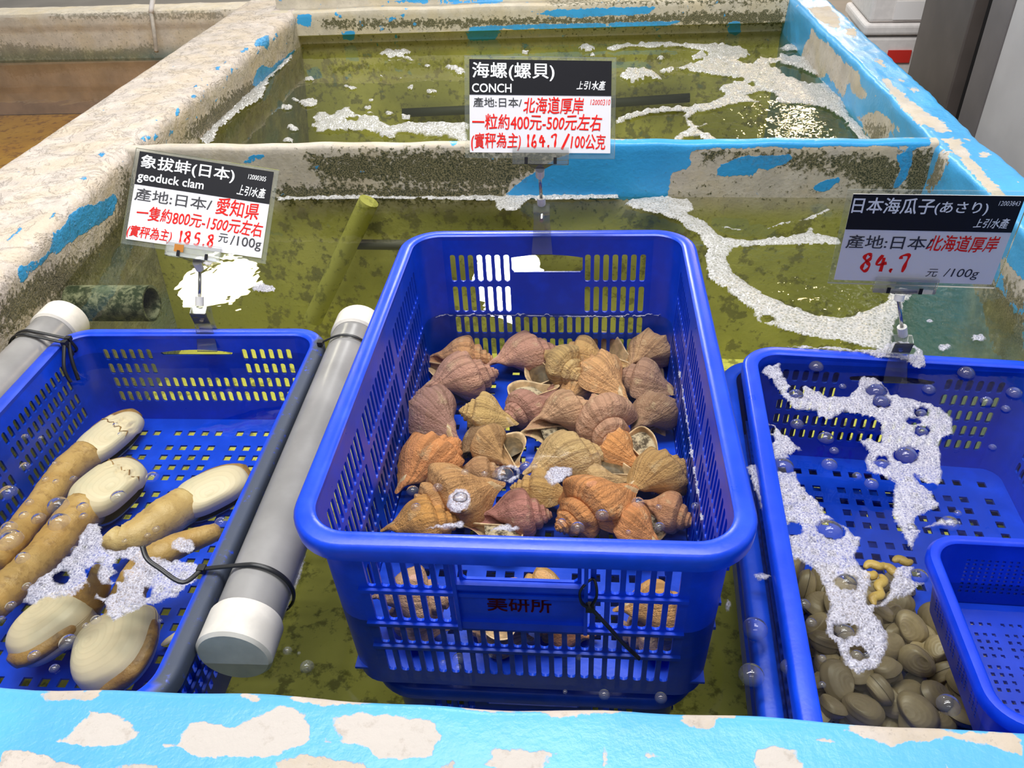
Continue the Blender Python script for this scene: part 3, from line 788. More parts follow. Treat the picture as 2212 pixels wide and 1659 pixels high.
# ------------------------------------------------------------------ text
def text_mesh(body, bold=0.0, shear=0.0):
    cu = bpy.data.curves.new('txt', 'FONT'); cu.body = body; cu.size = 1; cu.shear = shear; cu.resolution_u = 3
    ob = bpy.data.objects.new('txt', cu); COL.objects.link(ob)
    dg = bpy.context.evaluated_depsgraph_get()
    me = bpy.data.meshes.new_from_object(ob.evaluated_get(dg))
    bpy.data.objects.remove(ob); bpy.data.curves.remove(cu)
    v = np.array([x.co[:] for x in me.vertices]); f = [tuple(p.vertices) for p in me.polygons]
    bpy.data.meshes.remove(me)
    if bold:
        n = len(v); b = bold; sh = [(-b, -b), (b, -b), (b, b), (-b, b)]
        f = [tuple(i + k * n for i in q) for k in range(4) for q in f]
        v = np.concatenate([v + np.array([dx, dy, .00005 * k]) for k, (dx, dy) in enumerate(sh)])
    return v, f
def text_box(name, body, x0, y0, x1, y1, z, mat, parent, bold=0.0, shear=0.0, wobble=0.0, seed=0, M=None):
    v, f = text_mesh(body, bold, shear)
    lo, hi = v.min(0), v.max(0)
    q = np.zeros_like(v)
    q[:, 0] = x0 + (v[:, 0] - lo[0]) / (hi[0] - lo[0]) * (x1 - x0)
    q[:, 1] = y0 + (v[:, 1] - lo[1]) / (hi[1] - lo[1]) * (y1 - y0)
    if wobble:
        hgt = y1 - y0
        dx = wob(q[:, 0], q[:, 1], seed, 5, 2.2 / hgt) * hgt * wobble
        dy = wob(q[:, 0], q[:, 1], seed + 9, 5, 2.2 / hgt) * hgt * wobble
        q[:, 0] += dx; q[:, 1] += dy
    q[:, 2] = z + v[:, 2]
    if M is not None: q = np.array([(M @ Vector(k))[:] for k in q])
    return link(name, mesh(q, f, name), mat, parent)

M_MARK = plain('dark_red_stencil', (.13, .003, .022), .6, .2)
Mf = Matrix(((1, 0, 0, 0), (0, 0, 0, 0), (0, 1, 0, 0), (0, 0, 0, 1)))
def on_front(v):
    return None
tv, tf = text_mesh('美研所', .012)
lo, hi = tv.min(0), tv.max(0)
pts = []
for q in tv:
    x = -.031 + (q[0] - lo[0]) / (hi[0] - lo[0]) * .058; d = .096 - (q[1] - lo[1]) / (hi[1] - lo[1]) * .0215
    pts.append(fpt(x, d, .0019))
link('stencilled_mark', mesh(pts, tf), M_MARK, cc)

# ------------------------------------------------------------------ price signs
M_CARD = plain('white_card', (.74, .72, .74), .5, .2)
M_BAND = plain('black_print', (.012, .012, .015), .5, .15)
M_WHITE = plain('white_print', (.88, .88, .88), .4)
M_PRINT = plain('black_letters', (.03, .03, .035), .4)
M_REDINK = plain('red_marker_ink', (.78, .012, .008), .6, .2)
M_RUST = plain('rust_stain', (.45, .17, .02), .8)
def strokes(mb, lst, x0, y0, x1, y1, w):
    """hand-drawn strokes: polylines in a unit box laid as flat ribbons"""
    for pl_ in lst:
        pts_ = [Vector((x0 + px_ * (x1 - x0), y0 + py_ * (y1 - y0), 0)) for px_, py_ in pl_]
        pts_ = smooth_path(pts_, 6) if len(pts_) > 2 else pts_
        vs, fs = [], []
        for i, p in enumerate(pts_):
            tdir = (pts_[min(i + 1, len(pts_) - 1)] - pts_[max(i - 1, 0)])
            tdir = tdir.normalized() if tdir.length > 0 else Vector((1, 0, 0))
            nn = Vector((-tdir.y, tdir.x, 0)) * w * (.85 + .3 * math.sin(i * .7))
            vs += [p + nn, p - nn]
        for i in range(len(pts_) - 1): fs.append((2 * i, 2 * i + 1, 2 * i + 3, 2 * i + 2))
        mb.add(vs, fs)
DG = {'1': [[(.5, 1), (.48, .5), (.5, 0)]], '8': [[(.75, .92), (.45, 1), (.2, .8), (.5, .55), (.8, .3), (.55, 0), (.2, .15), (.3, .45), (.7, .7), (.75, .92)]],
      '5': [[(.85, .98), (.35, .95), (.28, .58), (.65, .6), (.8, .3), (.55, .02), (.15, .08)]], '.': [[(.4, 0), (.6, .05), (.55, .12), (.42, .08)]],
      '6': [[(.6, 1), (.25, .55), (.2, .15), (.5, 0), (.8, .2), (.6, .45), (.25, .3)]], '4': [[(.45, .95), (.1, .4), (.95, .5)], [(.62, .8), (.6, 0)]],
      '7': [[(.2, .75), (.22, .92), (.8, .98), (.72, .5), (.62, 0)]], '/': [[(1, 1), (0, 0)]], '0': [[(.5, 1), (.15, .6), (.3, .05), (.75, .1), (.85, .7), (.5, 1)]]}

def sign(name, label, w, h, ctr, ex, ey, band, items, clamp_pt, elbow, gripx, rust=False, clamp_h=.045, low_clamp=False):
    ex, ey = Vector(ex).normalized(), Vector(ey).normalized(); nz = ex.cross(ey).normalized(); ey = nz.cross(ex)
    Mw = Matrix(((ex.x, ey.x, nz.x, ctr[0]), (ex.y, ey.y, nz.y, ctr[1]), (ex.z, ey.z, nz.z, ctr[2]), (0, 0, 0, 1)))
    t = empty(name); t.matrix_world = Mw
    tag(t, label, 'sign', 'price signs clipped to the crates')
    a = MB(); a.box((0, 0, 0), (w, h, .0008)); card = a.build('card', M_CARD, t)
    a = MB(); a.box((0, h / 2 - h * band / 2, .0006), (w, h * band, .0005)); a.build('header_band', M_BAND, card)
    a = MB(); a.box((0, -.001, -.0022), (w + .012, h + .011, .0026)); a.build('clear_sleeve', M_SLEEVE, t)
    for k, it in enumerate(items):
        body, fx0, fx1, fy0, fy1, kind = it
        x0, x1 = (fx0 - .5) * w, (fx1 - .5) * w; y1, y0 = (.5 - fy0) * h, (.5 - fy1) * h
        if kind == 'w': text_box('printed_title', body, x0, y0, x1, y1, .00105, M_WHITE, card, .012)
        elif kind == 'wn': text_box('printed_number', body, x0, y0, x1, y1, .00105, M_WHITE, card, .0, .1)
        elif kind == 'logo': text_box('shop_mark', body, x0, y0, x1, y1, .00105, M_WHITE, card, .012, .25, .06, 5 + k)
        elif kind == 'b': text_box('printed_line', body, x0, y0, x1, y1, .0007, M_PRINT, card, .006)
        elif kind == 'bi': text_box('printed_line', body, x0, y0, x1, y1, .0007, M_PRINT, card, 0, .12)
        elif kind == 'r': text_box('handwritten_line', body, x0, y0, x1, y1, .0007, M_REDINK, card, .010, .12, .045, 20 + k)
        elif kind == 'rt': text_box('handwritten_note', body, x0, y0, x1, y1, .0007, M_REDINK, card, .0, .25, .05, 20 + k)
        elif kind == 'd':
            mb = MB(); n = len(body); cw = [(.45 if ch in '.1' else 1.0) for ch in body]; tot = sum(cw); x = x0
            for ch, q in zip(body, cw):
                ww = (x1 - x0) * q / tot
                strokes(mb, DG[ch], x + ww * .12, y0, x + ww * .9, y1, (y1 - y0) * .08); x += ww
            mb.v = [(p[0], p[1], .0007) for p in mb.v]
            mb.build('handwritten_price', M_REDINK, card)
    # clip: grip on the lower edge, bracket, two joints, rod and clamp on the crate rim
    Mi = Mw.inverted()
    gy = -h / 2 - .004
    g = MB(); g.box((gripx, gy, .0032), (.070, .020, .0028)); g.box((gripx, gy, -.0032), (.070, .020, .0028)); g.box((gripx, gy - .0075, 0), (.070, .006, .006))
    grip = g.build('grip', M_CLEAR, t)
    for sx in (-.018, .018):
        g = MB(); g.box((gripx + sx, gy - .006, .0048), (.004, .008, .001)); g.build('grip_pin', M_BAND, grip)
    if rust:
        g = MB(); g.box((gripx - .018, gy + .001, .0047), (.012, .010, .0006)); g.build('rust_stain', M_RUST, grip)
    e1 = Mi @ Vector(elbow); cp = Mi @ Vector(clamp_pt)
    top = Vector((gripx, gy - .010, 0)); bt = top + (e1 - top) * .55
    side = Vector((1, 0, 0)); g = MB()
    q = Vector((0, 0, .003))
    vs = [top - side * .016 - q, top + side * .016 - q, bt + side * .006 - q, bt - side * .006 - q, top - side * .016 + q, top + side * .016 + q, bt + side * .006 + q, bt - side * .006 + q]
    g.add(vs, [(0, 3, 2, 1), (4, 5, 6, 7), (0, 1, 5, 4), (1, 2, 6, 5), (2, 3, 7, 6), (3, 0, 4, 7)])
    g.build('bracket', M_CLEAR, t)
    c_top = cp + (Mi.to_3x3() @ Vector((0, 0, 1))) * clamp_h
    d = (c_top - e1)
    for p0, p1 in ((bt - d * .0, e1 + d * .10), (c_top - d * .22, c_top)):
        g = MB(); g.tube([p0, p1], .0058, 12); b = g.build('swivel_joint', M_JOINT, t, math.radians(40))
    g = MB(); g.tube([e1 + d * .05, c_top - d * .1], .0022, 8); g.build('rod', M_STEEL if d.length < .2 else M_JOINT, t, True)
    # clamp: two jaws meeting on the rim
    up = (Mi.to_3x3() @ Vector((0, 0, 1))).normalized(); fw = (Mi.to_3x3() @ Vector((0, -1, 0))).normalized(); sd = up.cross(fw).normalized()
    g = MB()
    for prof_ in ([(0.0, clamp_h), (.010, clamp_h * .86), (.006, clamp_h * .45), (.007, 0.0), (.016, -.022)], [(0.0, clamp_h), (-.010, clamp_h * .86), (-.006, clamp_h * .45), (-.004, .004), (-.008, -.016)]):
        vs, fs = [], []
        for i, (o, hh) in enumerate(prof_):
            wd_ = .011 if i < 3 else .0125 + .002 * (i - 3)
            for oo in (0, .002):
                for s_ in (-1, 1): vs.append(cp + up * hh + fw * (o + oo) + sd * wd_ * s_)
        for i in range(len(prof_) - 1):
            a_, b_ = 4 * i, 4 * i + 4
            fs += [(a_, a_ + 1, b_ + 1, b_), (a_ + 2, b_ + 2, b_ + 3, a_ + 3), (a_, b_, b_ + 2, a_ + 2), (a_ + 1, a_ + 3, b_ + 3, b_ + 1)]
        fs += [(0, 2, 3, 1), (len(vs) - 4, len(vs) - 3, len(vs) - 1, len(vs) - 2)]
        g.add(vs, fs)
    cl = g.build('clamp', M_CLEAR, t, math.radians(30))
    g = MB(); g.tube([cp + up * clamp_h * .55 - fw * .007, cp + up * clamp_h * .55 + fw * .007], .003, 10); g.build('spring_pin', M_STEEL, cl)
    return t

sign('price_sign', 'conch price sign clipped to the rear rim of the tall crate', .175, .110, (-.0566, .9893, .3015), (.9898, .1239, -.0698), (.0011, .4844, .8749), .375,
     [('海螺(螺貝)', .02, .596, .03, .225, 'w'), ('CONCH', .018, .295, .257, .353, 'w'), ('上引水產', .75, .96, .215, .315, 'logo'), ('產地:日本/', .026, .367, .405, .51, 'b'),
      ('北海道厚岸', .378, .806, .395, .575, 'r'), ('12000310', .852, .995, .415, .475, 'rt'), ('一粒約400元-500元左右', .02, .94, .58, .755, 'r'), ('(實秤為主)', .007, .36, .785, .98, 'r'), ('164.7', .40, .625, .80, .94, 'd'), ('/', .645, .71, .79, .96, 'd'), ('100公克', .715, .965, .79, .96, 'r')],
     (CX - .006, CY + .585 / 2 - .014, .123), PY(1166, 372, .985), .0)
sign('price_sign', 'tilted geoduck price sign on the left crate, with rusty clip', .175, .120, (-.5132, .9597, .1894), (.9709, .0982, -.2182), (.0966, .6734, .733), .375,
     [('象拔蚌(日本)', .02, .715, .03, .205, 'w'), ('geoduck clam', .015, .50, .225, .355, 'w'), ('12000305', .815, .95, .07, .125, 'wn'), ('上引水產', .745, .965, .205, .325, 'logo'), ('產地:日本/', .015, .58, .41, .555, 'b'),
      ('愛知県', .61, .93, .385, .58, 'r'), ('一隻約800元-1500元左右', .05, .985, .60, .765, 'r'), ('(實秤為主)', .0, .325, .83, .985, 'r'), ('185.8', .375, .645, .82, .96, 'd'), ('元', .665, .735, .785, .885, 'b'), ('/100g', .755, .985, .79, .93, 'b')],
     (LX + .016, LY + .585 / 2 - .008, .028), PY(432, 572, .925), .0, True, .042)
sign('price_sign', 'clam price sign reading 84.7 over the right foamy crate', .175, .115, (.3864, .8603, .183), (.9947, -.1007, .0196), (-.0282, -.0849, .996), .39,
     [('日本海瓜子', .01, .5, .03, .205, 'w'), ('(あさり)', .505, .815, .065, .21, 'w'), ('12003843', .865, .985, .05, .10, 'wn'), ('上引水產', .76, .965, .235, .345, 'logo'), ('產地:日本/', .025, .555, .45, .61, 'b'),
      ('北海道厚岸', .53, .95, .435, .62, 'r'), ('84.7', .135, .46, .67, .88, 'd'), ('元', .575, .645, .83, .925, 'bi'), ('/100g', .685, .9, .82, .95, 'bi')],
     (.398, .868, .008), PY(1940, 640, .862), -.006, False, .040)

# ------------------------------------------------------------------ grey float pipes and cable ties
M_PVC = plain('grey_pvc', (.27, .26, .25), .28, .5, .18, 14)
M_CAP = plain('white_pvc_cap', (.66, .62, .55), .45, .4, .16, 22)
M_TIE = plain('black_nylon', (.012, .012, .013), .4)
def pipe(p0, p1, r, label):
    p0, p1 = Vector(p0), Vector(p1); L = (p1 - p0).length
    t = empty('float_pipe', p0); t.rotation_euler = (p1 - p0).to_track_quat('Y', 'Z').to_euler()
    tag(t, label, 'pipe', 'grey float pipes')
    a = MB(); a.tube([(0, .012, 0), (0, L - .012, 0)], r, 40); a.build('pipe_tube', M_PVC, t, math.radians(40))
    for y0, y1 in ((-.004, .036), (L - .036, L + .004)):
        a = MB(); q = 1 if y0 < .01 else -1
        ys = (y0 + .000, y0 + .003, y1 - .003, y1)
        a.tube([(0, y, 0) for y in ys], [r + .0005, r + .0035, r + .0035, r + .002], 40); a.build('end_cap', M_CAP, t, math.radians(40))
    return t
pr0, pr1 = Vector((-.3085, .402, .010)), Vector((-.318, .935, .014))
pipe(pr0, pr1, .031, 'grey pipe with white end caps between the geoduck crate and snail crate')
pl1 = P(72, 735, .03); pl0 = pl1 + Vector((-.012, -.52, 0)); pl1 = Vector((pl1.x, .945, .014)); pl0.z = .01
pipe((pl1.x - .0, pl1.y - .53, .012), pl1, .031, 'grey pipe with white cap along the left side of the geoduck crate')

def tie(label, loop, tail=None, r=.0022):
    t = empty('cable_tie', loop[0]); tag(t, label, 'cable tie', 'black cable ties')
    a = MB(); a.tube(smooth_path(list(loop) + [loop[0]], 6), r, 8, True, .55)
    o = a.build('strap_loop', M_TIE, t, True); o.location = -Vector(loop[0])
    a = MB(); a.box(loop[0], (.0075, .0075, .006)); o = a.build('tie_head', M_TIE, t); o.location = -Vector(loop[0])
    if tail:
        a = MB(); a.tube(smooth_path([loop[0]] + list(tail), 6), r * 1.05, 8, True, .6); o = a.build('tie_tail', M_TIE, t, True); o.location = -Vector(loop[0])
    return t
def ring_pts(c, r, y, xin, ztop, n=11, dy=.0):
    """loop round a pipe of centre c (x,z), then across the crate rim to xin"""
    pts = [Vector((xin, y, ztop + .004))]
    for k in range(n):
        a = PI * .62 - (PI * 1.55) * k / (n - 1)
        pts.append(Vector((c[0] + r * math.cos(a), y + dy * k / n, c[1] + r * math.sin(a))))
    pts.append(Vector((xin - .002, y + .004, ztop - .018)))
    return pts
tie('black cable tie with long loose tail round the near end of the middle pipe', ring_pts((-.309, .0105), .0335, .476, -.362, .030, dy=-.012),
    [P(395, 1258, .040), P(345, 1228, .046), P(318, 1207, .05), P(308, 1180, .056)], .0027)
tie('black cable tie round the far end of the middle pipe', ring_pts((-.317, .0138), .0335, .862, -.352, .030, dy=.004))
lx = pl1.x
def ring_left(c, r, y, xin, ztop, dy):
    p = ring_pts((0, c[1]), r, y, 0, ztop, dy=dy)
    out = [Vector((xin, y, ztop + .004))]
    for q in p[1:-1]: out.append(Vector((c[0] - (q.x), q.y, q.z)))
    out.append(Vector((xin + .002, y + .004, ztop - .018)))
    return out
tie('black cable tie on the left pipe, first from its white cap', ring_left((lx, .0138), .0335, .868, LX - .172, .030, .006), [Vector((LX - .166, .850, .012)), Vector((LX - .160, .838, -.015))], .0026)
tie('black cable tie on the left pipe, second from its white cap', ring_left((lx, .0138), .0338, .858, LX - .172, .030, .010), [Vector((LX - .168, .832, .010)), Vector((LX - .163, .826, -.010))], .0026)
hp = Vector((cc.location.x + .058, cc.location.y, cc.location.z))
def FP(x, d, o): q = Vector(fpt(x, d, o)); return q + cc.location
tie('black cable tie with long tail on the front handle of the snail crate', [FP(.061, .074, .010), FP(.066, .060, .010), FP(.066, .050, .006), FP(.063, .046, .001), FP(.056, .048, .006), FP(.052, .054, .010), FP(.054, .066, .012)],
    [FP(.075, .092, .014), FP(.092, .116, .018), FP(.106, .134, .020)], .0022)

# submerged things: algae pipe end and a pipe along the bottom
def mat_moss(name):
    t = NT(name); p = t.pos(); n1 = t.noise(p, 60, 6, .7, .4); n2 = t.noise(p, 22, 4)
    c = t.mix(t.ss(n1, .42, .62), (.03, .045, .022), (.26, .27, .17)); c = t.mix(t.ss(n2, .5, .75), c, (.12, .15, .09))
    return t.done(t.pbr(c, .9, t.bump(n1, .6, .006), .2))
M_MOSS = mat_moss('dark_algae_coat')
a = MB(); q0, q1 = P(150, 628, -.012), P(318, 628, -.012)
d = (q1 - q0).normalized(); n_ = 28
rs0 = .030
vs, fs = [], []
q0 = q0 - d * .06
sidev = Vector((0, 0, 1)).cross(d).normalized()
prof_ = [(q0, rs0), (q1, rs0), (q1, rs0 - .004), (q1 - d * .08, rs0 - .004)]
for c_, r_ in prof_:
    for k in range(n_):
        an = 2 * PI * k / n_; vs.append(c_ + sidev * math.cos(an) * r_ + Vector((0, 0, 1)) * math.sin(an) * r_ - Vector((0, 0, .024)))
for i in range(3):
    for k in range(n_): fs.append((i * n_ + k, i * n_ + (k + 1) % n_, (i + 1) * n_ + (k + 1) % n_, (i + 1) * n_ + k))
fs.append(tuple(3 * n_ + k for k in range(n_)))
a.add(vs, fs)
tag(a.build('drain_pipe', M_MOSS, None, math.radians(40)), 'algae covered pipe stub sticking from the left wall under water', 'pipe')
a = MB(); a.tube([PY(797, 434, 1.383), PY(738, 560, 1.380), PY(676, 690, 1.376)], .019, 20)
M_OLIVE = mat_tankfloor('olive_pipe_coat', (.28, .28, .055), (.34, .335, .08), (.15, .15, .04))
tag(a.build('water_pipe', M_OLIVE, None, math.radians(40)), 'olive coated pipe standing slanted against the partition under water', 'pipe')
a = MB(); a.tube([PY(765, 528, 1.385), PY(860, 529, 1.385), PY(1000, 528, 1.382), PY(1450, 522, 1.37)], .010, 14)
tag(a.build('water_pipe', plain('dark_hose', (.05, .05, .03), .7), None, True), 'thin dark pipe running crosswise under water behind the tall crate', 'pipe')
a = MB(); a.tube([PY(870, 244, 2.56), PY(1000, 238, 2.558), PY(1300, 224, 2.556), PY(1490, 211, 2.55)], .014, 14)
tag(a.build('water_pipe', plain('dark_far_hose', (.035, .04, .015), .7), None, True), 'dark pipe crossing low down at the end of the far tank', 'pipe')

# ------------------------------------------------------------------ sea snails
def mat_shell():
    t = NT('sea_snail_shell'); o = t.obj()
    oi = t.n('ShaderNodeObjectInfo'); base = oi.outputs['Color']
    cv = t.n('ShaderNodeCombineXYZ'); t.l(t.attr('theta'), cv.inputs[0]); t.l(oi.outputs['Random'], cv.inputs[1])
    g = t.noise(cv.outputs[0], 4.5, 5, .7); g2 = t.noise(cv.outputs[0], 16, 3)
    n = t.noise(o, 7, 6, .65); n2 = t.noise(o, 30, 5, .65)
    c = t.mix(t.ss(g, .40, .56), t.mix(.45, base, (.16, .075, .045)), base)
    c = t.mix(t.math('MULTIPLY', t.ss(n, .54, .70), .45), c, (.80, .62, .42))
    c = t.mix(t.math('MULTIPLY', t.ss(n2, .60, .74), .4), c, (.13, .08, .05))
    cords = t.math('SINE', t.math('MULTIPLY', t.attr('cord'), 62.0))
    h = t.math('ADD', t.math('MULTIPLY', cords, .10), t.math('ADD', t.math('MULTIPLY', g2, .3), t.math('MULTIPLY', n2, 1.0)))
    return t.done(t.pbr(c, .5, t.bump(h, .55, .04), .4))
M_SHELL = mat_shell()
M_LIP = plain('pale_shell_lip', (.62, .43, .27), .35, .5, .35, 9)
M_OPER = plain('brown_operculum', (.13, .085, .045), .5, .4, .45, 12)
def mat_flesh():
    t = NT('speckled_flesh'); o = t.obj(); n = t.noise(o, 9, 6, .7)
    c = t.mix(t.ss(n, .40, .56), (.10, .075, .055), (.66, .54, .40))
    return t.done(t.pbr(c, .4, t.bump(n, .5, .04), .5))
M_FLESH = mat_flesh()

def conch_meshes(Wr, knob, nk, slim, seed, hump=0.0):
    prof = np.array([(.41, -.70), (.53, -.745), (.645, -.83), (.705, -.96), (.715, -1.13), (.67, -1.29), (.56, -1.45), (.41, -1.60), (.28, -1.74), (.20, -1.87), (.15, -2.0), (.085, -2.03), (.06, -1.92), (.09, -1.70), (.13, -1.45), (.16, -1.2), (.21, -.98), (.30, -.78)])
    prof[:, 0] *= slim
    q = []
    n = len(prof)
    for i in range(n):
        p0, p1, p2, p3 = prof[i - 1], prof[i], prof[(i + 1) % n], prof[(i + 2) % n]
        for t in (0, .5): q.append(.5 * (2 * p1 + (p2 - p0) * t + (2 * p0 - 5 * p1 + 4 * p2 - p3) * t * t + (3 * p1 - p0 - 3 * p2 + p3) * t ** 3))
    q = np.array(q); m = len(q)
    kw = np.exp(-((np.arange(m) - 5.0) / 2.6) ** 2)
    cw = np.array([.5 - .5 * math.cos(2 * PI * i / m) for i in range(m)])
    rg = np.random.RandomState(seed); ph = rg.uniform(0, 6.28, 6)
    def ring(th, inner=0.0):
        s = math.exp(math.log(Wr) / (2 * PI) * th)
        wave = max(0.0, math.sin(nk * th + ph[0])) ** 1.4
        vary = .03 * math.sin(th * 3.1 + ph[1]) + .022 * math.sin(th * 7.3 + ph[2]) + .018 * math.sin(th * 17 + ph[3]) * math.sin(th * 5 + ph[4])
        flare = .10 * math.exp(th * 4.5)
        r = q[:, 0] * (1 + kw * knob * wave + vary * cw + flare * cw)
        z = q[:, 1] + kw * knob * .25 * wave
        if inner:
            cr, cz = r.mean(), z.mean(); r = cr + (r - cr) * (1 - inner); z = cz + (z - cz) * (1 - inner * .55)
        return np.stack([s * z, -s * r * math.cos(th), s * r * math.sin(th)], 1)
    L = 2.03
    def norm(v): return (np.array(v) + np.array([L * .52, 0, 0])) / L
    steps = 156; ths = np.linspace(-2 * PI * 5.2, 0, steps)
    v = np.concatenate([ring(t) for t in ths]); fs = []
    for i in range(steps - 1):
        for j in range(m):
            k = (j + 1) % m
            fs.append((i * m + j, (i + 1) * m + j, (i + 1) * m + k, i * m + k))
    fs.append(tuple(range(m)))
    body = mesh(norm(v), fs, 'shell')
    attr(body, 'theta', np.repeat(ths, m)); attr(body, 'cord', np.tile(np.arange(m) / m, steps))
    body.polygons.foreach_set('use_smooth', [True] * len(body.polygons)); body.materials.append(M_SHELL)
    rows = [ring(0.0, 0.0), ring(.015, .05)] + [ring(t, .13 + .05 * k) for k, t in enumerate((-.05, -.25, -.5, -.8, -1.1))]
    v = np.concatenate(rows); fs = []
    for i in range(len(rows) - 1):
        for j in range(m):
            k = (j + 1) % m; fs.append((i * m + j, i * m + k, (i + 1) * m + k, (i + 1) * m + j))
    fs.append(tuple(range((len(rows) - 1) * m, len(rows) * m)))
    lip = mesh(norm(v), fs, 'aperture'); lip.materials.append(M_LIP)
    lip.polygons.foreach_set('use_smooth', [True] * len(lip.polygons))
    # operculum: a domed plate closing the mouth
    r0 = ring(-.20, .16); r1 = ring(-.14, .55); sel = [j for j in range(m) if q[j, 1] > -1.58]
    c = r1[sel].mean(0); v = [*r0[sel], *(c + (r1[sel] - c) * .75 + np.array([0, 0, .04])), c + np.array([0, 0, .055])]; k_ = len(sel); fs = []
    for j in range(k_):
        l = (j + 1) % k_; fs += [(j, l, k_ + l, k_ + j), (k_ + j, k_ + l, 2 * k_)]
    op = mesh(norm(v), fs, 'operculum'); op.polygons.foreach_set('use_smooth', [True] * len(op.polygons))
    op2 = op.copy(); op.materials.append(M_OPER); op2.materials.append(M_FLESH)
    return body, lip, op, op2
PROTO = [conch_meshes(1.62, .15, 9, 1.04, 1), conch_meshes(1.66, .07, 11, 1.10, 2), conch_meshes(1.58, .12, 8, .96, 3), conch_meshes(1.70, .20, 7, 1.12, 4), conch_meshes(1.64, .04, 13, 1.16, 5)]
SHC = {'o': (.82, .38, .15), 'm': (.58, .31, .26), 'g': (.84, .47, .25), 't': (.76, .48, .27), 'p': (.76, .42, .31), 'r': (.55, .29, .23), 'b': (.66, .36, .19), 'd': (.34, .18, .11)}
def conch(s, a, roll, z, key, proto, mouth, label, tilt=0.0, world=False):
    if world: S, A = Vector(s), Vector(a)
    else: S, A = P(s[0] / 3.0722 + 820, s[1] / 3.0722 + 680, z), P(a[0] / 3.0722 + 820, a[1] / 3.0722 + 680, z)
    L = min(max((A - S).length, .07), .102) * (1.0 if world else 1.2)
    c = (S + A) / 2; c.x = min(max(c.x, -.196), .090); c.y = min(max(c.y, .486), .955); x = (A - S).normalized(); yv = Vector((0, 0, 1)).cross(x).normalized(); zv = x.cross(yv)
    R = Matrix(((x.x, yv.x, zv.x), (x.y, yv.y, zv.y), (x.z, yv.z, zv.z))).to_4x4() @ Matrix.Rotation(math.radians(tilt), 4, 'Y') @ Matrix.Rotation(math.radians(roll), 4, 'X')
    t = empty('sea_snail'); t.matrix_world = Matrix.Translation(c) @ R @ Matrix.Scale(L, 4)
    tag(t, label, 'sea snail', 'sea snails in the tall blue crate')
    b, l, o1, o2 = PROTO[proto]
    ob = link('shell', b, None, t); k = SHC[key]; rg = random.Random(label)
    ob.color = (*[x_ * rg.uniform(.88, 1.12) for x_ in k], 1)
    link('aperture', l, None, t)
    if mouth: link('operculum' if mouth == 1 else 'flesh', o1 if mouth == 1 else o2, None, t)
    return t
ZS = -.055
